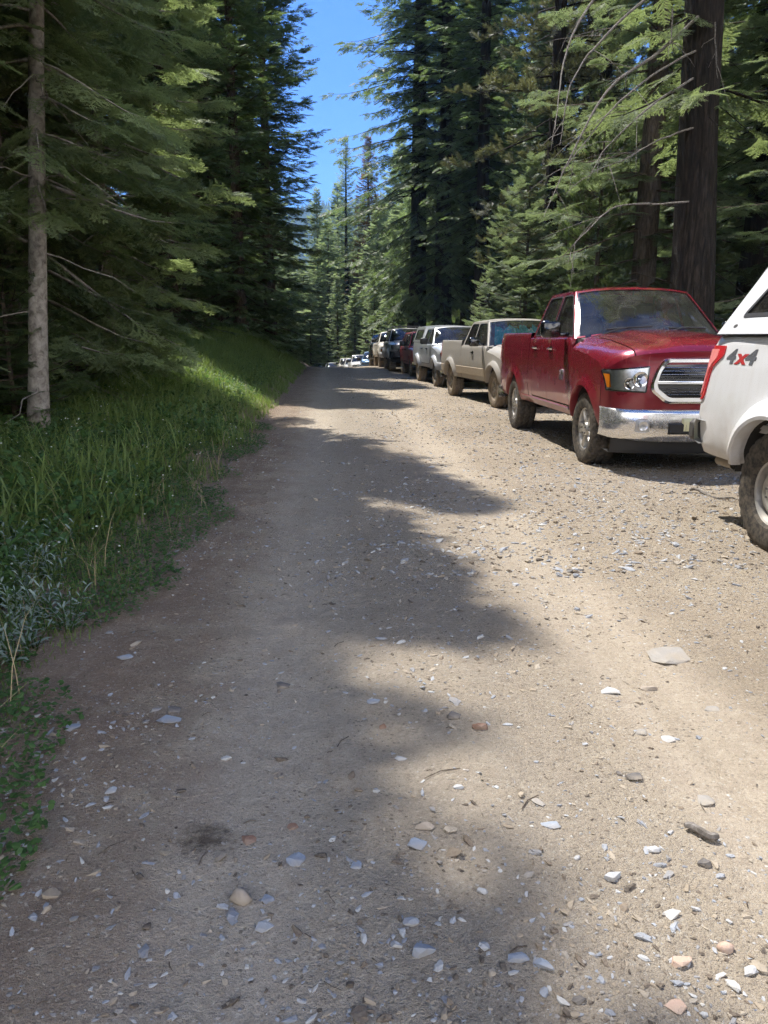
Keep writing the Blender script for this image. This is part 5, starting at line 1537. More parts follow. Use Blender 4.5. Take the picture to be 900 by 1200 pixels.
def strip(y0, y1, ny, nx):
    ys = np.linspace(y0, y1, ny); rows = []
    for y in ys:
        a, b = float(road_left(y)), float(road_right(y))
        x = np.concatenate([[a-.80, a-.68], np.linspace(a-.6, b, nx), [b+.15]])
        z = road_z(x, np.full_like(x, y))+.005; z[0] -= .14; z[1] -= .03; z[-1] -= .12
        rows.append(np.stack([x, np.full_like(x, y), z], 1))
    return np.array(rows)
R_ = np.concatenate([strip(-8, .8, 20, 280), strip(.83, 10, 330, 280), strip(10.05, 24, 170, 280), strip(24.2, 140, 160, 280)])
mb = MB(); mb.grid(R_); rd = mb.build('road', M['road'], angle=180, weld=False); rd['kind'] = 'structure'

# loose stone -------------------------------------------------
t = NT('broken_stone'); a = t.n('ShaderNodeAttribute', attribute_name='tone').outputs['Fac']; p = t.pos()
nz = t.noise(p, 90, 4, .65)
c = t.ramp(a, [(0, (.06, .05, .042)), (.16, (.15, .115, .085)), (.34, (.29, .235, .17)), (.6, (.36, .31, .245)), (.72, (.22, .23, .25)), (.88, (.33, .35, .38)), (1, (.50, .485, .45))])
c = t.mix(t.rng(nz, .4, .75, 0, .4), c, (.36, .30, .225))
M['stone'] = t.surf(t.pri(Base_Color=c, Roughness=.85, Specular_IOR_Level=.3, Normal=t.bump(nz, .6, .004)))
import bmesh
def ico(sub):
    bm = bmesh.new(); bmesh.ops.create_icosphere(bm, subdivisions=sub, radius=1)
    v = np.array([x.co[:] for x in bm.verts]); f = np.array([[q.index for q in x.verts] for x in bm.faces]); bm.free(); return v, f
V1, F1 = ico(1)
OC = np.array([(1,0,0),(-1,0,0),(0,1,0),(0,-1,0),(0,0,1),(0,0,-1)], float); OF = np.array([(0,2,4),(2,1,4),(1,3,4),(3,0,4),(2,0,5),(1,2,5),(3,1,5),(0,3,5)])
def shard(seed, npts=11, flat=.5):
    r = np.random.default_rng(seed); p = r.normal(0, 1, (npts, 3)); p /= np.linalg.norm(p, axis=1, keepdims=True); p *= r.uniform(.75, 1.0, (npts, 1)); p *= np.array([1.1, .85, 1.0])
    p[:, 2] = np.clip(p[:, 2], -.75, .7)
    bm = bmesh.new(); vs_ = [bm.verts.new(q) for q in p]; res = bmesh.ops.convex_hull(bm, input=vs_)
    bmesh.ops.delete(bm, geom=[e for e in res['geom_interior'] if isinstance(e, bmesh.types.BMVert)], context='VERTS')
    bmesh.ops.triangulate(bm, faces=bm.faces); bm.verts.index_update()
    v = np.array([q.co[:] for q in bm.verts]); f = np.array([[q.index for q in x.verts] for x in bm.faces]); bm.free(); return v, f
def pebble(seed):
    v, f = shard(seed, 30); r = np.random.default_rng(seed)
    return v*(1+.10*np.sin(v@r.normal(0, 2.5, 3))[:, None]), f
SH = [shard(100, 14), pebble(101), pebble(102), shard(103, 18), pebble(104), pebble(105)]
def stones(n, ylo, yhi, slo, shi, tm, seed, right=1.0, xr=None, pw=1.6):
    r = np.random.default_rng(seed)
    y = ylo+(yhi-ylo)*r.uniform(0, 1, n)**pw
    x = r.uniform(-1.25, 4.6, n) if xr is None else r.uniform(*xr, n)
    keep = r.uniform(0, 1, n) < np.clip(.48-.3*np.exp(-((x+.25)/.3)**2)-.3*np.exp(-((x-1.35)/.28)**2)+right*(x-.6)*.5+.38*vnoise(x, y, .8, 8)+.35*vnoise(x, y, 3.1, 9), .04, 1)
    x, y = x[keep], y[keep]; keep = x > road_left(y)-.25; x, y = x[keep], y[keep]; n = len(x)
    s = np.exp(r.uniform(np.log(slo), np.log(shi), n)*1.0)*np.exp(r.normal(0, .25, n))
    v, f = tm; m = len(v)
    sc = np.stack([s*r.uniform(.8, 1.5, n), s*r.uniform(.6, 1.0, n), s*r.uniform(.28, .6, n)], 1)
    a = r.uniform(0, 2*PI, n); tilt = r.normal(0, .25, n)
    P = v[None]*(1+r.uniform(-.28, .28, (n, m, 1)))*sc[:, None]
    P[:, :, 2] += P[:, :, 0]*np.sin(tilt)[:, None]
    c, s_ = np.cos(a)[:, None], np.sin(a)[:, None]
    Q = np.stack([P[:, :, 0]*c-P[:, :, 1]*s_+x[:, None], P[:, :, 0]*s_+P[:, :, 1]*c+y[:, None], P[:, :, 2]+(road_z(x, y)+.005+sc[:, 2]*.25)[:, None]], -1)
    tone = np.where(r.uniform(0, 1, n) < .22, r.uniform(0, .25, n), np.where(r.uniform(0, 1, n) < .55, r.uniform(.68, 1, n), r.uniform(.3, .7, n)))
    return Q.reshape(-1, 3), (f[None]+(np.arange(n)*m)[:, None, None]).reshape(-1, 3), np.repeat(tone, m)
parts = [stones(16000, 1.2, 8, .002, .0055, (OC, OF), 1, right=.3), stones(14000, 5, 30, .008, .019, (OC, OF), 4, right=1.3, pw=1.2)]
for i, tm in enumerate(SH):
    parts += [stones(5200, 1.2, 13, .0035, .009, tm, 20+i, right=.25), stones(2200, 1.25, 12, .006, .013, tm, 30+i, right=.15), stones(330, 1.4, 11, .010, .019, tm, 40+i, right=.15), stones(700, 4.5, 16, .012, .024, tm, 50+i, right=1.2)]
off = 0; Vs, Ts, To = [], [], []
for v, f, tn in parts: Vs.append(v); Ts.append(f+off); To.append(tn); off += len(v)
gr = mesh_np('gravel', np.concatenate(Vs), np.concatenate(Ts), M['stone'], tone=np.concatenate(To)); gr['kind'] = 'stuff'
gr['label'] = 'small loose gravel strewn over the dirt road'

# stones one can pick out -------------------------------------
V2, F2 = ico(2)
def stone_mat(name, c0, c1): 
    t = NT(name); p = t.obj(); nz = t.noise(p, 40, 6, .65); n2 = t.noise(p, 9, 3)
    c = t.mix(nz, c0, c1); c = t.mix(t.rng(n2, .42, .68, .05, .65), c, (.33, .275, .205))
    return t.surf(t.pri(Base_Color=c, Roughness=.8, Specular_IOR_Level=.3, Normal=t.bump(nz, .7, .006)))
SM = dict(blue=stone_mat('blue_grey_slate', (.20, .23, .28), (.36, .41, .48)), pale=stone_mat('pale_stone', (.32, .33, .34), (.52, .53, .54)), tan=stone_mat('tan_cobble', (.28, .23, .18), (.45, .38, .31)),
          pink=stone_mat('pinkish_stone', (.42, .28, .21), (.60, .43, .34)), dark=stone_mat('dark_stone', (.07, .065, .065), (.16, .15, .145)), rust=stone_mat('rust_brown_stone', (.17, .085, .055), (.30, .17, .12)), grey=stone_mat('grey_stone', (.24, .225, .205), (.36, .335, .30)))
ST = [  # px, py, width px, height ratio, kind, name, label
 (282, 1048, 24, .75, 'tan', 'cobble', 'rounded tan cobble standing on the shaded road near the bottom of the frame'),
 (308, 1080, 24, .16, 'pale', 'stone', 'pale flat chip just below the rounded tan cobble'),
 (347, 1006, 30, .10, 'blue', 'stone', 'broad bluish slab lying flat up and right of the rounded tan cobble'),
 (418, 1017, 18, .2, 'blue', 'stone', 'small bluish chip between the broad bluish slab and the tan block'),
 (314, 1048, 20, .14, 'blue', 'stone', 'small flat bluish stone immediately right of the rounded tan cobble'),
 (498, 976, 24, .5, 'tan', 'stone', 'blocky tan stone at the edge of the road shadow'),
 (488, 993, 28, .12, 'blue', 'stone', 'dark blue flat slab just below the blocky tan stone'),
 (497, 1116, 34, .5, 'blue', 'stone', 'large blue-grey wedge near the bottom centre'),
 (464, 1108, 16, .5, 'pale', 'stone', 'small pale block left of the large blue-grey wedge'),
 (482, 1082, 20, .3, 'pale', 'stone', 'pale chip above the large blue-grey wedge'),
 (290, 981, 24, .25, 'rust', 'stone', 'flat reddish stone beside the dark crumbly patch'),
 (343, 967, 16, .3, 'rust', 'stone', 'small brown stone right of the flat reddish one'),
 (718, 1032, 26, .5, 'pale', 'stone', 'whitish grey lump in the sunlight on the right half of the road'),
 (785, 768, 58, .07, 'grey', 'stone', 'broad worn slab set flush in the sunlit road'),
 (797, 1130, 28, .35, 'pink', 'stone', 'pinkish flat cobble at the lower right'),
 (793, 1180, 24, .3, 'pink', 'stone', 'orange-pink stone at the bottom edge on the right'),
 (850, 1114, 16, .6, 'pink', 'stone', 'small upright pinkish stone right of the pinkish flat cobble'),
 (880, 1141, 20, .4, 'pale', 'stone', 'broken whitish stone at the lower right edge'),
 (743, 912, 22, .3, 'dark', 'stone', 'dark flat stone in the soft shade on the right'),
 (826, 1014, 18, .6, 'dark', 'stone', 'dark pyramid-shaped stone at the right'),
 (725, 908, 10, .5, 'dark', 'stone', 'small dark stone beside the dark flat one'),
 (766, 998, 18, .4, 'pale', 'stone', 'pale wedge left of the dark pyramid-shaped stone'),
 (532, 845, 20, .6, 'dark', 'stone', 'dark brown stone on the ragged edge of the big shadow'),
 (562, 857, 20, .6, 'rust', 'stone', 'reddish brown stone beside the dark brown one on the shadow edge'),
 (607, 1126, 26, .35, 'blue', 'stone', 'blue-grey stone, left of a pair at the shadow edge near the bottom'),
 (637, 1136, 24, .35, 'blue', 'stone', 'blue-grey stone, right of a pair at the shadow edge near the bottom'),
 (678, 1174, 18, .5, 'dark', 'stone', 'dark stone at the bottom edge below the blue-grey pair'),
 (130, 930, 18, .2, 'pale', 'stone', 'pale bluish chip in the shade at the far left'),
 (86, 857, 22, .15, 'blue', 'stone', 'flat bluish stone beside the low weeds at the left'),
 (145, 773, 22, .2, 'blue', 'stone', 'flat blue stone below the round patch of clover'),
 (198, 846, 34, .12, 'blue', 'stone', 'broad flat bluish slab in the left wheel lane'),
 (204, 832, 20, .2, 'dark', 'stone', 'dark flat stone touching the broad bluish slab in the left lane'),
 (438, 822, 20, .2, 'blue', 'stone', 'bluish chip in the middle of the big shadow'),
 (448, 852, 14, .6, 'rust', 'stone', 'small brown stone below the bluish chip in the big shadow'),
 (470, 890, 16, .25, 'pale', 'stone', 'pale chip below the small brown stone in the big shadow'),
 (330, 797, 24, .2, 'dark', 'stone', 'dark sliver of slate up the shaded lane'),
 (715, 812, 28, .18, 'pale', 'stone', 'pale flat stone left of the broad worn slab'),
 (760, 804, 22, .35, 'tan', 'stone', 'tan stone just below the broad worn slab'),
 (833, 831, 20, .2, 'grey', 'stone', 'grey flat stone right of the tan stone below the worn slab'),
 (827, 938, 26, .15, 'grey', 'stone', 'grey flat stone at the right edge of the soft shade'),
 (750, 858, 20, .2, 'grey', 'stone', 'grey flat stone in the light below the tan stone'),
 (783, 865, 20, .2, 'pale', 'stone', 'pale flat stone right of the grey one below the tan stone'),
 (645, 970, 24, .1, 'blue', 'stone', 'faint bluish slab flush with the road right of centre'),
 (676, 1008, 10, .5, 'pale', 'stone', 'tiny pale stone left of the whitish grey lump'),
 (565, 1049, 16, .4, 'pale', 'stone', 'pale stone in the shadow edge above the blue-grey pair'),
 (484, 1082, 14, .3, 'grey', 'stone', 'small grey chip touching the pale chip above the large wedge'),
]
rs = np.random.default_rng(77)
for (px, py, wpx, hr, kind, nm, lab) in ST:
    x, y = on_ground(px, py); d = math.hypot(math.hypot(x, y), CAM_H); s = wpx*d/FPX/2
    r = rs; s *= .86
    if kind in ('tan', 'pink') and hr > .5: v, fc = V2*(1+.16*np.sin(V2@r.normal(0, 2.2, 3)+1)[:, None]+.10*np.sin(V2@r.normal(0, 3.5, 3))[:, None]+.02*r.normal(0, 1, (len(V2), 1))), F2
    else: v, fc = shard(int(px*7+py), int(r.integers(15, 26)))
    hh = s*max(hr*1.15, .22)
    v = v*np.array([s*1.05, s*(.8 if hr > .3 else 1.15), hh*1.2])
    a = r.normal(0, .5); c_, s_ = math.cos(a), math.sin(a)
    v = np.stack([v[:, 0]*c_-v[:, 1]*s_, v[:, 0]*s_+v[:, 1]*c_, v[:, 2]], 1)
    o = mesh_np(nm, v, fc, SM[kind], smooth=(fc is F2))
    o.location = (x, y, float(road_z(np.array([x]), np.array([y]))[0])+.005+hh*.35); tag(o, lab, 'stone', 'stones lying loose on the road')
# a stick lying on the road
mb = MB(); x0, y0 = on_ground(802, 972); x1, y1 = on_ground(842, 986)
pth = [(lerp(x0, x1, t_), lerp(y0, y1, t_)+.012*math.sin(t_*7), .022+float(road_z(np.array([lerp(x0, x1, t_)]), np.array([lerp(y0, y1, t_)]))[0])) for t_ in np.linspace(0, 1, 8)]
mb.tube(pth, [.007, .011, .013, .012, .013, .012, .013, .009], 7); tag(mb.build('stick', M['deadwood']), 'short bleached stick lying in the soft shade at the right of the road', 'stick')
mb = MB(); x0, y0 = on_ground(808, 578); x1, y1 = on_ground(862, 590)
pth = [(lerp(x0, x1, t_), lerp(y0, y1, t_)+.05*math.sin(t_*6), .03+.02*math.sin(t_*9)+gz(x0, y0)) for t_ in np.linspace(0, 1, 9)]
mb.tube(pth, [.012, .014, .013, .012, .012, .011, .01, .008, .005], 6); tag(mb.build('stick', M['deadwood']), 'crooked dry stick on the gravel beside the rear wheel of the white canopy pickup', 'stick')

# ------------------------------------------------------------------ weeds and grass
def leafmat(name, a_, b_, tr, f=.4):
    return foliage(name, a_, b_, tr, f, .5, .3)
M['grass'] = leafmat('roadside_grass', (.07, .11, .035), (.19, .25, .08), (.24, .34, .07))
M['grass_lit'] = leafmat('verge_grass', (.07, .12, .025), (.18, .25, .06), (.22, .32, .05))
M['leafy'] = leafmat('broad_weed_leaves', (.05, .10, .032), (.12, .19, .065), (.14, .25, .06))
M['silver'] = leafmat('silvery_weed_leaves', (.16, .21, .17), (.30, .36, .31), (.15, .22, .12), .25)
M['clover'] = leafmat('clover_leaves', (.035, .085, .025), (.09, .16, .05), (.10, .2, .04), .35)
M['petal'] = simple('white_petals', (.75, .74, .68), .7)
def blades(x, y, z, L, w, r, lean=.5, tone0=.4):
    n = len(x); a = r.uniform(0, 2*PI, n); d = np.stack([np.cos(a), np.sin(a)], 1); s = np.stack([-d[:, 1], d[:, 0]], 1)
    b = r.uniform(.15, 1, n)*lean
    V = np.zeros((n, 7, 3))
    for k, (f, wf) in enumerate(((0, 1), (.35, .95), (.72, .62))):
        off = (f**1.8)*b*L
        for q, sg in ((0, -1), (1, 1)):
            V[:, k*2+q, 0] = x+d[:, 0]*off+s[:, 0]*w*wf*sg*.5; V[:, k*2+q, 1] = y+d[:, 1]*off+s[:, 1]*w*wf*sg*.5; V[:, k*2+q, 2] = z+L*f*(1-.25*b*f)
    V[:, 6, 0] = x+d[:, 0]*b*L; V[:, 6, 1] = y+d[:, 1]*b*L; V[:, 6, 2] = z+L*(1-.35*b)
    F = np.array([(0,1,3),(0,3,2),(2,3,5),(2,5,4),(4,5,6)])
    T = (F[None]+(np.arange(n)*7)[:, None, None]).reshape(-1, 3)
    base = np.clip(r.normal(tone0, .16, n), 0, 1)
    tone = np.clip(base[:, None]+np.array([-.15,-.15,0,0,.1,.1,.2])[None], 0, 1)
    return V.reshape(-1, 3), T, tone.reshape(-1)
def leaves(x, y, z, L, w, r, tilt=(.2, 1.0), tone0=.45):
    n = len(x); a = r.uniform(0, 2*PI, n); e = r.uniform(*tilt, n)
    d = np.stack([np.cos(a)*np.cos(e), np.sin(a)*np.cos(e), np.sin(e)], 1); s = np.stack([-np.sin(a), np.cos(a), np.zeros(n)], 1)
    s = s+r.normal(0, .25, s.shape)
    p = np.stack([x, y, z], 1); Lc, wc = L[:, None], w[:, None]
    up = np.cross(d, s)
    V = np.stack([p, p+d*Lc*.35+s*wc*.5+up*wc*.12, p+d*Lc*.75+s*wc*.38+up*wc*.08, p+d*Lc-np.array([0, 0, .12])*Lc, p+d*Lc*.75-s*wc*.38+up*wc*.08, p+d*Lc*.35-s*wc*.5+up*wc*.12], 1)
    F = np.array([(0,1,5),(1,2,4),(1,4,5),(2,3,4)])
    T = (F[None]+(np.arange(n)*6)[:, None, None]).reshape(-1, 3)
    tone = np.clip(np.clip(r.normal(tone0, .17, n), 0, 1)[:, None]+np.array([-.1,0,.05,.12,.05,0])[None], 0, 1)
    return V.reshape(-1, 3), T, tone.reshape(-1)
def joined(lst):
    off = 0; Vs, Ts, To = [], [], []
    for v, f, tn in lst: Vs.append(v); Ts.append(f+off); To.append(tn); off += len(v)
    return np.concatenate(Vs), np.concatenate(Ts), np.concatenate(To)
r = np.random.default_rng(31)
fz = lambda x, y: np.where(x > road_left(y)-.62, road_z(x, y)+.004, floor_z(x, y))
def spread(n, smin, smax, y0, y1, pw=1.0):
    y = y0+(y1-y0)*r.uniform(0, 1, n)**pw; s = smin+(smax-smin)*r.uniform(0, 1, n)**.9
    return road_left(y)-s, y, s
lst = []
x, y, s = spread(78000, .0, 4.2, 1.3, 12, 1.1)
k = r.uniform(0, 1, len(x)) < np.clip((s+.10)*1.6+.6*vnoise(x, y, 1.4, 11)+.3*vnoise(x, y, 5, 12)+.35*np.clip((6-y)/3, 0, 1)+.5*np.clip((4.6-y)/1.5, 0, 1), .0, 1); x, y, s = x[k], y[k], s[k]
L = np.clip(.05+.11*s, .05, .27)*r.uniform(.4, 1.4, len(x))*(1+.5*vnoise(x, y, .9, 20)); lst.append(blades(x, y, fz(x, y)-.01, L, r.uniform(.004, .009, len(x)), r, .8))
x, y, s = spread(46000, .12, 4.0, 10, 38, 1.0)
L = np.clip(.14+.2*s, .1, .5)*r.uniform(.5, 1.3, len(x)); lst.append(blades(x, y, fz(x, y)-.01, L, r.uniform(.009, .018, len(x)), r, .8, .5))
x, y, s = spread(5000, .5, 3.2, 2.5, 14, 1.0); k = vnoise(x, y, 1.1, 13) > .15; x, y = x[k], y[k]
lst.append(blades(x, y, fz(x, y), r.uniform(.3, .65, len(x)), r.uniform(.010, .018, len(x)), r, 1.0, .6))
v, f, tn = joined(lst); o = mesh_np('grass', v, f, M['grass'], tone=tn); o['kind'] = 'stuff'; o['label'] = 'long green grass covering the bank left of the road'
lst = []
x = r.uniform(4.9, 10.5, 30000); y = r.uniform(5.5, 46, 30000)
k = r.uniform(0, 1, len(x)) < np.clip((x-5.2-.45*vnoise(x, y, .8, 14))*1.2, 0, 1); x, y = x[k], y[k]
lst.append(blades(x, y, floor_z(x, y)+np.where((x < road_right(y)-.2), .09, 0), r.uniform(.08, .3, len(x)), r.uniform(.008, .016, len(x)), r, .8, .55))
v, f, tn = joined(lst); o = mesh_np('grass', v, f, M['grass_lit'], tone=tn); o['kind'] = 'stuff'; o['label'] = 'sunlit grass on the verge behind the parked vehicles'
# low clover and ground ivy along the road edge, in patches
lst = []
x, y, s = spread(46000, -.15, 1.6, 1.2, 13, 1.2)
k = (vnoise(x, y, 1.7, 15)+.35*vnoise(x, y, 6, 16) > -.22+.9*np.clip(.05-s, 0, 1)-.3*np.clip((6-y)/3, 0, 1)); x, y = x[k], y[k]
zz_ = fz(x, y)
lst.append(leaves(x, y, zz_+r.uniform(.005, .06, len(x)), r.uniform(.014, .032, len(x)), r.uniform(.012, .026, len(x)), r, (-.2, .7)))
x, y, s = spread(52000, .5, 5.5, 1.4, 26, 1.2); z = fz(x, y)
lst.append(leaves(x, y, z+r.uniform(.01, .28, len(x)), r.uniform(.03, .075, len(x)), r.uniform(.018, .045, len(x)), r, (-.3, .9)))
x, y, s = spread(15000, .35, 3.6, 1.4, 18, 1.2); k = vnoise(x, y, 1.9, 23)+.5*vnoise(x, y, .7, 24) > -.1; x, y, s = x[k], y[k], s[k]
lst.append(leaves(x, y, fz(x, y)+r.uniform(.03, .36, len(x))*np.clip(s*.8, .25, 1), r.uniform(.06, .14, len(x)), r.uniform(.02, .05, len(x)), r, (-.2, 1.0), .6))
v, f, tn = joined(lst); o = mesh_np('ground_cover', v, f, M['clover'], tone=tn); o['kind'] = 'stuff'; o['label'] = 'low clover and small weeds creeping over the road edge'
# undergrowth on the forest floor, both sides
lst = []
x = np.concatenate([r.uniform(-16, -4.5, 26000), r.uniform(7, 24, 24000)]); y = r.uniform(3, 48, 50000); k = vnoise(x, y, .35, 17)+.4*vnoise(x, y, 1.5, 18) > -.15; x, y = x[k], y[k]
lst.append(leaves(x, y, floor_z(x, y)+r.uniform(.02, .55, len(x))*np.clip(.6+vnoise(x, y, .5, 19), .2, 1.4), r.uniform(.06, .17, len(x)), r.uniform(.03, .09, len(x)), r, (-.3, .9)))
v, f, tn = joined(lst); o = mesh_np('undergrowth', v, f, M['leafy'], tone=tn); o['kind'] = 'stuff'; o['label'] = 'leafy undergrowth on the forest floor'
# dry stalks, and the twigs and needles that litter the road
M['straw'] = simple('dry_straw', (.34, .27, .15), .9, 0, .3, 40)
x, y, s = spread(1500, .05, 3.0, 1.6, 16, 1.1)
v, f, tn = blades(x, y, fz(x, y), r.uniform(.12, .5, len(x)), r.uniform(.003, .006, len(x)), r, 1.3)
o = mesh_np('dry_grass', v, f, M['straw']); o['kind'] = 'stuff'; o['label'] = 'dry straw-coloured stalks among the roadside weeds'
n = 420; y = 1.25+11*r.uniform(0, 1, n)**1.5; x = r.uniform(-1.5, 3.4, n); a = r.uniform(0, PI, n); L = np.exp(r.normal(-4.2, .5, n)); wd = r.uniform(.0007, .0022, n)
d = np.stack([np.cos(a), np.sin(a)], 1); z = road_z(x, y)+.007; P = np.zeros((n, 6, 3)); q = np.stack([-d[:, 1], d[:, 0]], 1)
for k, (f0, s0) in enumerate(((-1, -1), (-1, 1), (0, -1), (0, 1), (1, -1), (1, 1))):
    bend = (1-abs(f0))*L*.18
    P[:, k, 0] = x+d[:, 0]*L*f0+q[:, 0]*(wd*s0+bend); P[:, k, 1] = y+d[:, 1]*L*f0+q[:, 1]*(wd*s0+bend); P[:, k, 2] = z+(s0 > 0)*.002+.002*(f0 == 0)
F = np.array([(0, 1, 3), (0, 3, 2), (2, 3, 5), (2, 5, 4)])
o = mesh_np('litter', P.reshape(-1, 3), (F[None]+(np.arange(n)*6)[:, None, None]).reshape(-1, 3), M['bark_mid']); o['kind'] = 'stuff'; o['label'] = 'fallen needles and twigs littering the road'
# white flower heads
lst = []
x, y, s = spread(340, .15, 2.4, 2.2, 13, 1.0); z = fz(x, y)
v, f = OC, OF; n = len(x); sz = r.uniform(.006, .013, n)
P = v[None]*np.stack([sz, sz, sz*.6], 1)[:, None]+np.stack([x, y, z+np.clip(.06+.14*s, .05, .4)*r.uniform(.7, 1.2, n)], 1)[:, None]
o = mesh_np('wildflowers', P.reshape(-1, 3), (f[None]+(np.arange(n)*6)[:, None, None]).reshape(-1, 3), M['petal']); o['kind'] = 'stuff'; o['label'] = 'scattered tiny white flower heads in the roadside grass'

# single plants ------------------------------------------------
def weed_proto(seed, h, nst, leafL, leafW, mat, tilt):
    r = np.random.default_rng(seed); paths, rads, lv = [], [], []
    for k in range(nst):
        a = r.uniform(0, 2*PI); b = r.uniform(.1, .45)*h; hh = h*r.uniform(.65, 1.05); t_ = np.linspace(0, 1, 6)
        P = np.stack([math.cos(a)*b*t_**1.4+r.normal(0, .02), math.sin(a)*b*t_**1.4+r.normal(0, .02), hh*t_-.02], 1); paths.append(P); rads.append(np.linspace(.0035, .0015, 6))
        m = int(hh/.022); u = np.linspace(.15, 1, m); X = np.stack([np.interp(u, t_, P[:, q]) for q in range(3)], 1)
        lv.append(leaves(X[:, 0], X[:, 1], X[:, 2], leafL*(1.15-.6*u)*r.uniform(.8, 1.2, m), leafW*(1.1-.5*u)*np.ones(m), r, tilt))
    sv, sq = tubes_np(paths, rads, 5); st = mesh_np('stem', sv, sq, M['leafy'], smooth=True); v, f, tn = joined(lv); lf = mesh_np('leaves', v, f, mat, tone=tn)
    for o in (st, lf): COL.objects.unlink(o)
    return st, lf
PROTO['silver_weed'] = weed_proto(1, .34, 7, .085, .013, M['silver'], (.0, .9))
PROTO['broad_weed'] = weed_proto(2, .30, 5, .13, .045, M['leafy'], (.1, .9))
PROTO['tall_weed'] = weed_proto(3, .55, 4, .11, .022, M['leafy'], (.0, .8))
def put_weed(key, x, y, s, lab, grp, nm):
    o = plant(key, x, y, None, s, lab, grp, nm, 'weed', sink=-.0); o.location.z = float(fz(np.array([x]), np.array([y]))[0]); return o
for (px, py) in [(22, 668), (48, 690), (10, 700), (62, 655), (34, 720), (8, 645), (75, 700), (14, 735)]:
    x, y = on_ground(px, py, .18); put_weed('silver_weed', x, y, r.uniform(.8, 1.1), 'silvery narrow-leaved weed among the green ones at the left edge', 'silvery weeds at the left edge', 'silver_weed')
for i in range(46):
    yy = 2.6+10.5*r.uniform(0, 1)**1.1; ss = r.uniform(.45, 2.6); xx = float(road_left(yy))-ss
    k_ = ['broad_weed', 'tall_weed'][int(r.integers(0, 2)) if ss > .9 else 0]
    put_weed(k_, xx, yy, r.uniform(.6, 1.15), 'green leafy weed standing in the grass of the left bank', 'leafy weeds on the left bank', 'leafy_weed')

# ------------------------------------------------------------------ far hills and their woods
t = NT('wooded_hillside'); p = t.pos(); n1 = t.noise(p, .03, 5, .6); n2 = t.noise(p, .12, 4, .7)
c = t.mix(n1, (.03, .05, .022), (.07, .09, .04)); c = t.mix(t.rng(n2, .5, .75), c, (.10, .09, .055))
M['hill'] = t.surf(t.pri(Base_Color=c, Roughness=1, Specular_IOR_Level=.05, Normal=t.bump(n2, 1, 4)))
def hill_z(x, y):
    h = 262*np.exp(-((y-1650)/420)**2)*(1+.10*np.sin(x*.004+.5)+.06*np.sin(x*.011))-8
    return h+26*vnoise(x, y, .008, 41)+12*vnoise(x, y, .02, 42)-20
xs = np.linspace(-1400, 1400, 141); ys = np.linspace(700, 2100, 71); X, Y = np.meshgrid(xs, ys, indexing='ij')
mb = MB(); mb.grid(np.stack([X, Y, hill_z(X, Y)], -1)); hl = mb.build('mountain', M['hill'], angle=180); hl['kind'] = 'structure'
def cone_forest(n, xf, zf, hmin, hmax, seed, name, lab, leaf):
    r = np.random.default_rng(seed); x, y = xf(r, n); z = zf(x, y); n = len(x)
    V = []; T = []; off = 0
    layers = 5; k = 7
    h = r.uniform(hmin, hmax, n); R = h*r.uniform(.13, .19, n)
    allv, allt, allo = [], [], []
    for l in range(layers):
        f0 = .08+.9*l/layers; f1 = min(1.0, f0+.30); a = np.linspace(0, 2*PI, k, endpoint=False)[None]+r.uniform(0, 6, n)[:, None]
        rr = (R*(1-f0)**.8)[:, None]*r.uniform(.6, 1.25, (n, k))
        ring = np.stack([x[:, None]+rr*np.cos(a), y[:, None]+rr*np.sin(a), (z+h*f0)[:, None]+r.uniform(-.02, .02, (n, k))*h[:, None]], -1)
        tip = np.stack([x, y, z+h*f1], 1)[:, None]
        v = np.concatenate([ring, tip], 1).reshape(-1, 3)
        F = np.array([(i, (i+1) % k, k) for i in range(k)])
        allv.append(v); allt.append((F[None]+(np.arange(n)*(k+1))[:, None, None]).reshape(-1, 3)+off); off += len(v)
        allo.append(np.repeat(np.clip(r.normal(.4, .2, n), 0, 1), k+1))
    o = mesh_np(name, np.concatenate(allv), np.concatenate(allt), leaf, tone=np.concatenate(allo)); o['kind'] = 'stuff'; o['label'] = lab
    return o
def valley(r, n):
    s = r.choice([-1, 1], n); y = r.uniform(20, 420, n); x = -2+s*(27+r.uniform(0, 1, n)**1.3*120); return x, y
cone_forest(2600, valley, floor_z, 14, 28, 51, 'far_forest', 'dense far-off wood on the valley sides behind the nearer trees', M['fir_deep'])
def end_of_valley(r, n): y = r.uniform(135, 330, n); x = r.uniform(-45, 45, n); return x, y
cone_forest(900, end_of_valley, floor_z, 14, 27, 52, 'far_forest', 'far-off wood closing the valley behind the last parked cars', M['fir'])
def mount(r, n): y = r.uniform(1000, 1650, n); x = r.uniform(-420, 330, n); return x, y
cone_forest(5200, mount, hill_z, 14, 26, 53, 'far_forest', 'wood covering the blue mountainside', M['fir_deep'])

# ------------------------------------------------------------------ the air of the valley
HAZE = 1
if HAZE:
    mb = MB(); mb.box(-1450, 1450, -320, 2250, -60, 420)
    hz = mb.build('haze', M['hill'], angle=180); hz['kind'] = 'stuff'
    t = NT('valley_air'); v = t.n('ShaderNodeVolumePrincipled', ins={'Color': (.36, .62, 1.0, 1), 'Density': .00030, 'Anisotropy': .1})
    t.set(t.out, 'Volume', v.outputs[0]); hz.data.materials.clear(); hz.data.materials.append(t.mat)
# ------------------------------------------------------------------ camera, light, film
cam = bpy.data.objects.new('camera', bpy.data.cameras.new('camera')); COL.objects.link(cam)
cam.location = (0, 0, CAM_H); cam.rotation_euler = (PI/2-_th, 0, -_ps)
cam.data.sensor_fit = 'VERTICAL'; cam.data.sensor_height = 24; cam.data.lens = 18.0
cam.data.clip_start = .05; cam.data.clip_end = 6000
scene.camera = cam

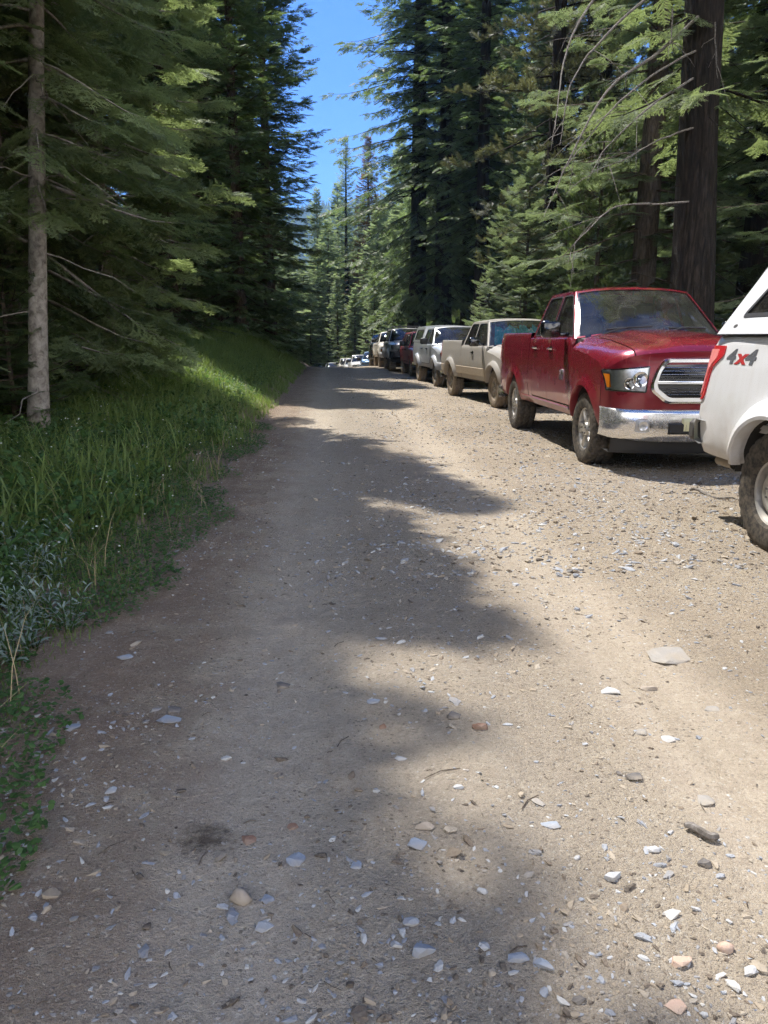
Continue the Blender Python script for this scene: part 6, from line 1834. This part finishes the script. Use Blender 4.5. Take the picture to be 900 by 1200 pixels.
SUN_EL, SUN_AZ = math.radians(63), math.radians(33)        # azimuth measured from straight ahead towards the left
sd = Vector((-math.sin(SUN_AZ)*math.cos(SUN_EL), math.cos(SUN_AZ)*math.cos(SUN_EL), math.sin(SUN_EL)))
sl = bpy.data.lights.new('sun', 'SUN'); sl.energy = 3.9; sl.angle = math.radians(.53); sl.color = (1, .955, .88)
so = bpy.data.objects.new('sun', sl); COL.objects.link(so); so.rotation_euler = sd.to_track_quat('Z', 'Y').to_euler()
w = bpy.data.worlds.new('World'); scene.world = w; w.use_nodes = True
nt = w.node_tree; nt.nodes.clear()
o = nt.nodes.new('ShaderNodeOutputWorld'); b = nt.nodes.new('ShaderNodeBackground'); s = nt.nodes.new('ShaderNodeTexSky')
s.sky_type = 'NISHITA'; s.sun_disc = False; s.sun_elevation = SUN_EL; s.sun_rotation = -SUN_AZ
s.altitude = 1500; s.air_density = 1.0; s.dust_density = .1; s.ozone_density = 4
b.inputs['Strength'].default_value = .13
def N(k, **kw):
    nd = nt.nodes.new(k)
    for a_, v_ in kw.items(): setattr(nd, a_, v_)
    return nd
mx = N('ShaderNodeMix', data_type='RGBA', blend_type='MULTIPLY'); mx.inputs[0].default_value = 1; mx.inputs[7].default_value = (.18, .42, .80, 1)
nt.links.new(s.outputs[0], mx.inputs[6])
# unseen bright cloud added beside and behind the viewpoint to fill the shade
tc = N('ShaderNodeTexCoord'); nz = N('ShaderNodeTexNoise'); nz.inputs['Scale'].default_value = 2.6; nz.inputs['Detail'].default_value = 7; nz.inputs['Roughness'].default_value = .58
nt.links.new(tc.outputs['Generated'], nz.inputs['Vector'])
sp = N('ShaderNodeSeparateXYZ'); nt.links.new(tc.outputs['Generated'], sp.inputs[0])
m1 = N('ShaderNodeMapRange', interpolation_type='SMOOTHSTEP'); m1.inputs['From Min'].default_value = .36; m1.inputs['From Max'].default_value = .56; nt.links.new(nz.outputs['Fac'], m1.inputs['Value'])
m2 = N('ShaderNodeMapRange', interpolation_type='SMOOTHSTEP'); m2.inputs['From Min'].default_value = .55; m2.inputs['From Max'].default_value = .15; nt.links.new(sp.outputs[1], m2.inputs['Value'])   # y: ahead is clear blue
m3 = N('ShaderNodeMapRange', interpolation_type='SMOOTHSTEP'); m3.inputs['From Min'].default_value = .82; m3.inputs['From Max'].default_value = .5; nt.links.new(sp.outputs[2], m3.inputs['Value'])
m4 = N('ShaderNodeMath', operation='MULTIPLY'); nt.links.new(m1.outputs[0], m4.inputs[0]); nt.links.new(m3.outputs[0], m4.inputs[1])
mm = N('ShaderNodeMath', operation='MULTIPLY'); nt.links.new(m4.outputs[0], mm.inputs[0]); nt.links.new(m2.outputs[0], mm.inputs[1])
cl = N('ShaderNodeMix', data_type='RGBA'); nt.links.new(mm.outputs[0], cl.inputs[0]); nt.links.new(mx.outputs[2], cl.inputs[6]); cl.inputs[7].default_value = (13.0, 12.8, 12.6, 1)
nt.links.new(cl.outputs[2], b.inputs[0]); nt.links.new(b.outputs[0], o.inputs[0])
vs = scene.view_settings; vs.view_transform = 'Standard'; vs.look = 'None'; vs.exposure = 1.2; vs.gamma = 1
scene.render.film_transparent = False
cy = scene.cycles
cy.max_bounces = 7; cy.diffuse_bounces = 4; cy.glossy_bounces = 3; cy.transmission_bounces = 3; cy.transparent_max_bounces = 12; cy.volume_bounces = 0
cy.caustics_reflective = False; cy.caustics_refractive = False
cy.use_denoising = True; cy.denoising_prefilter = 'NONE'; cy.sample_clamp_indirect = 6
cy.use_adaptive_sampling = True; cy.adaptive_threshold = .035
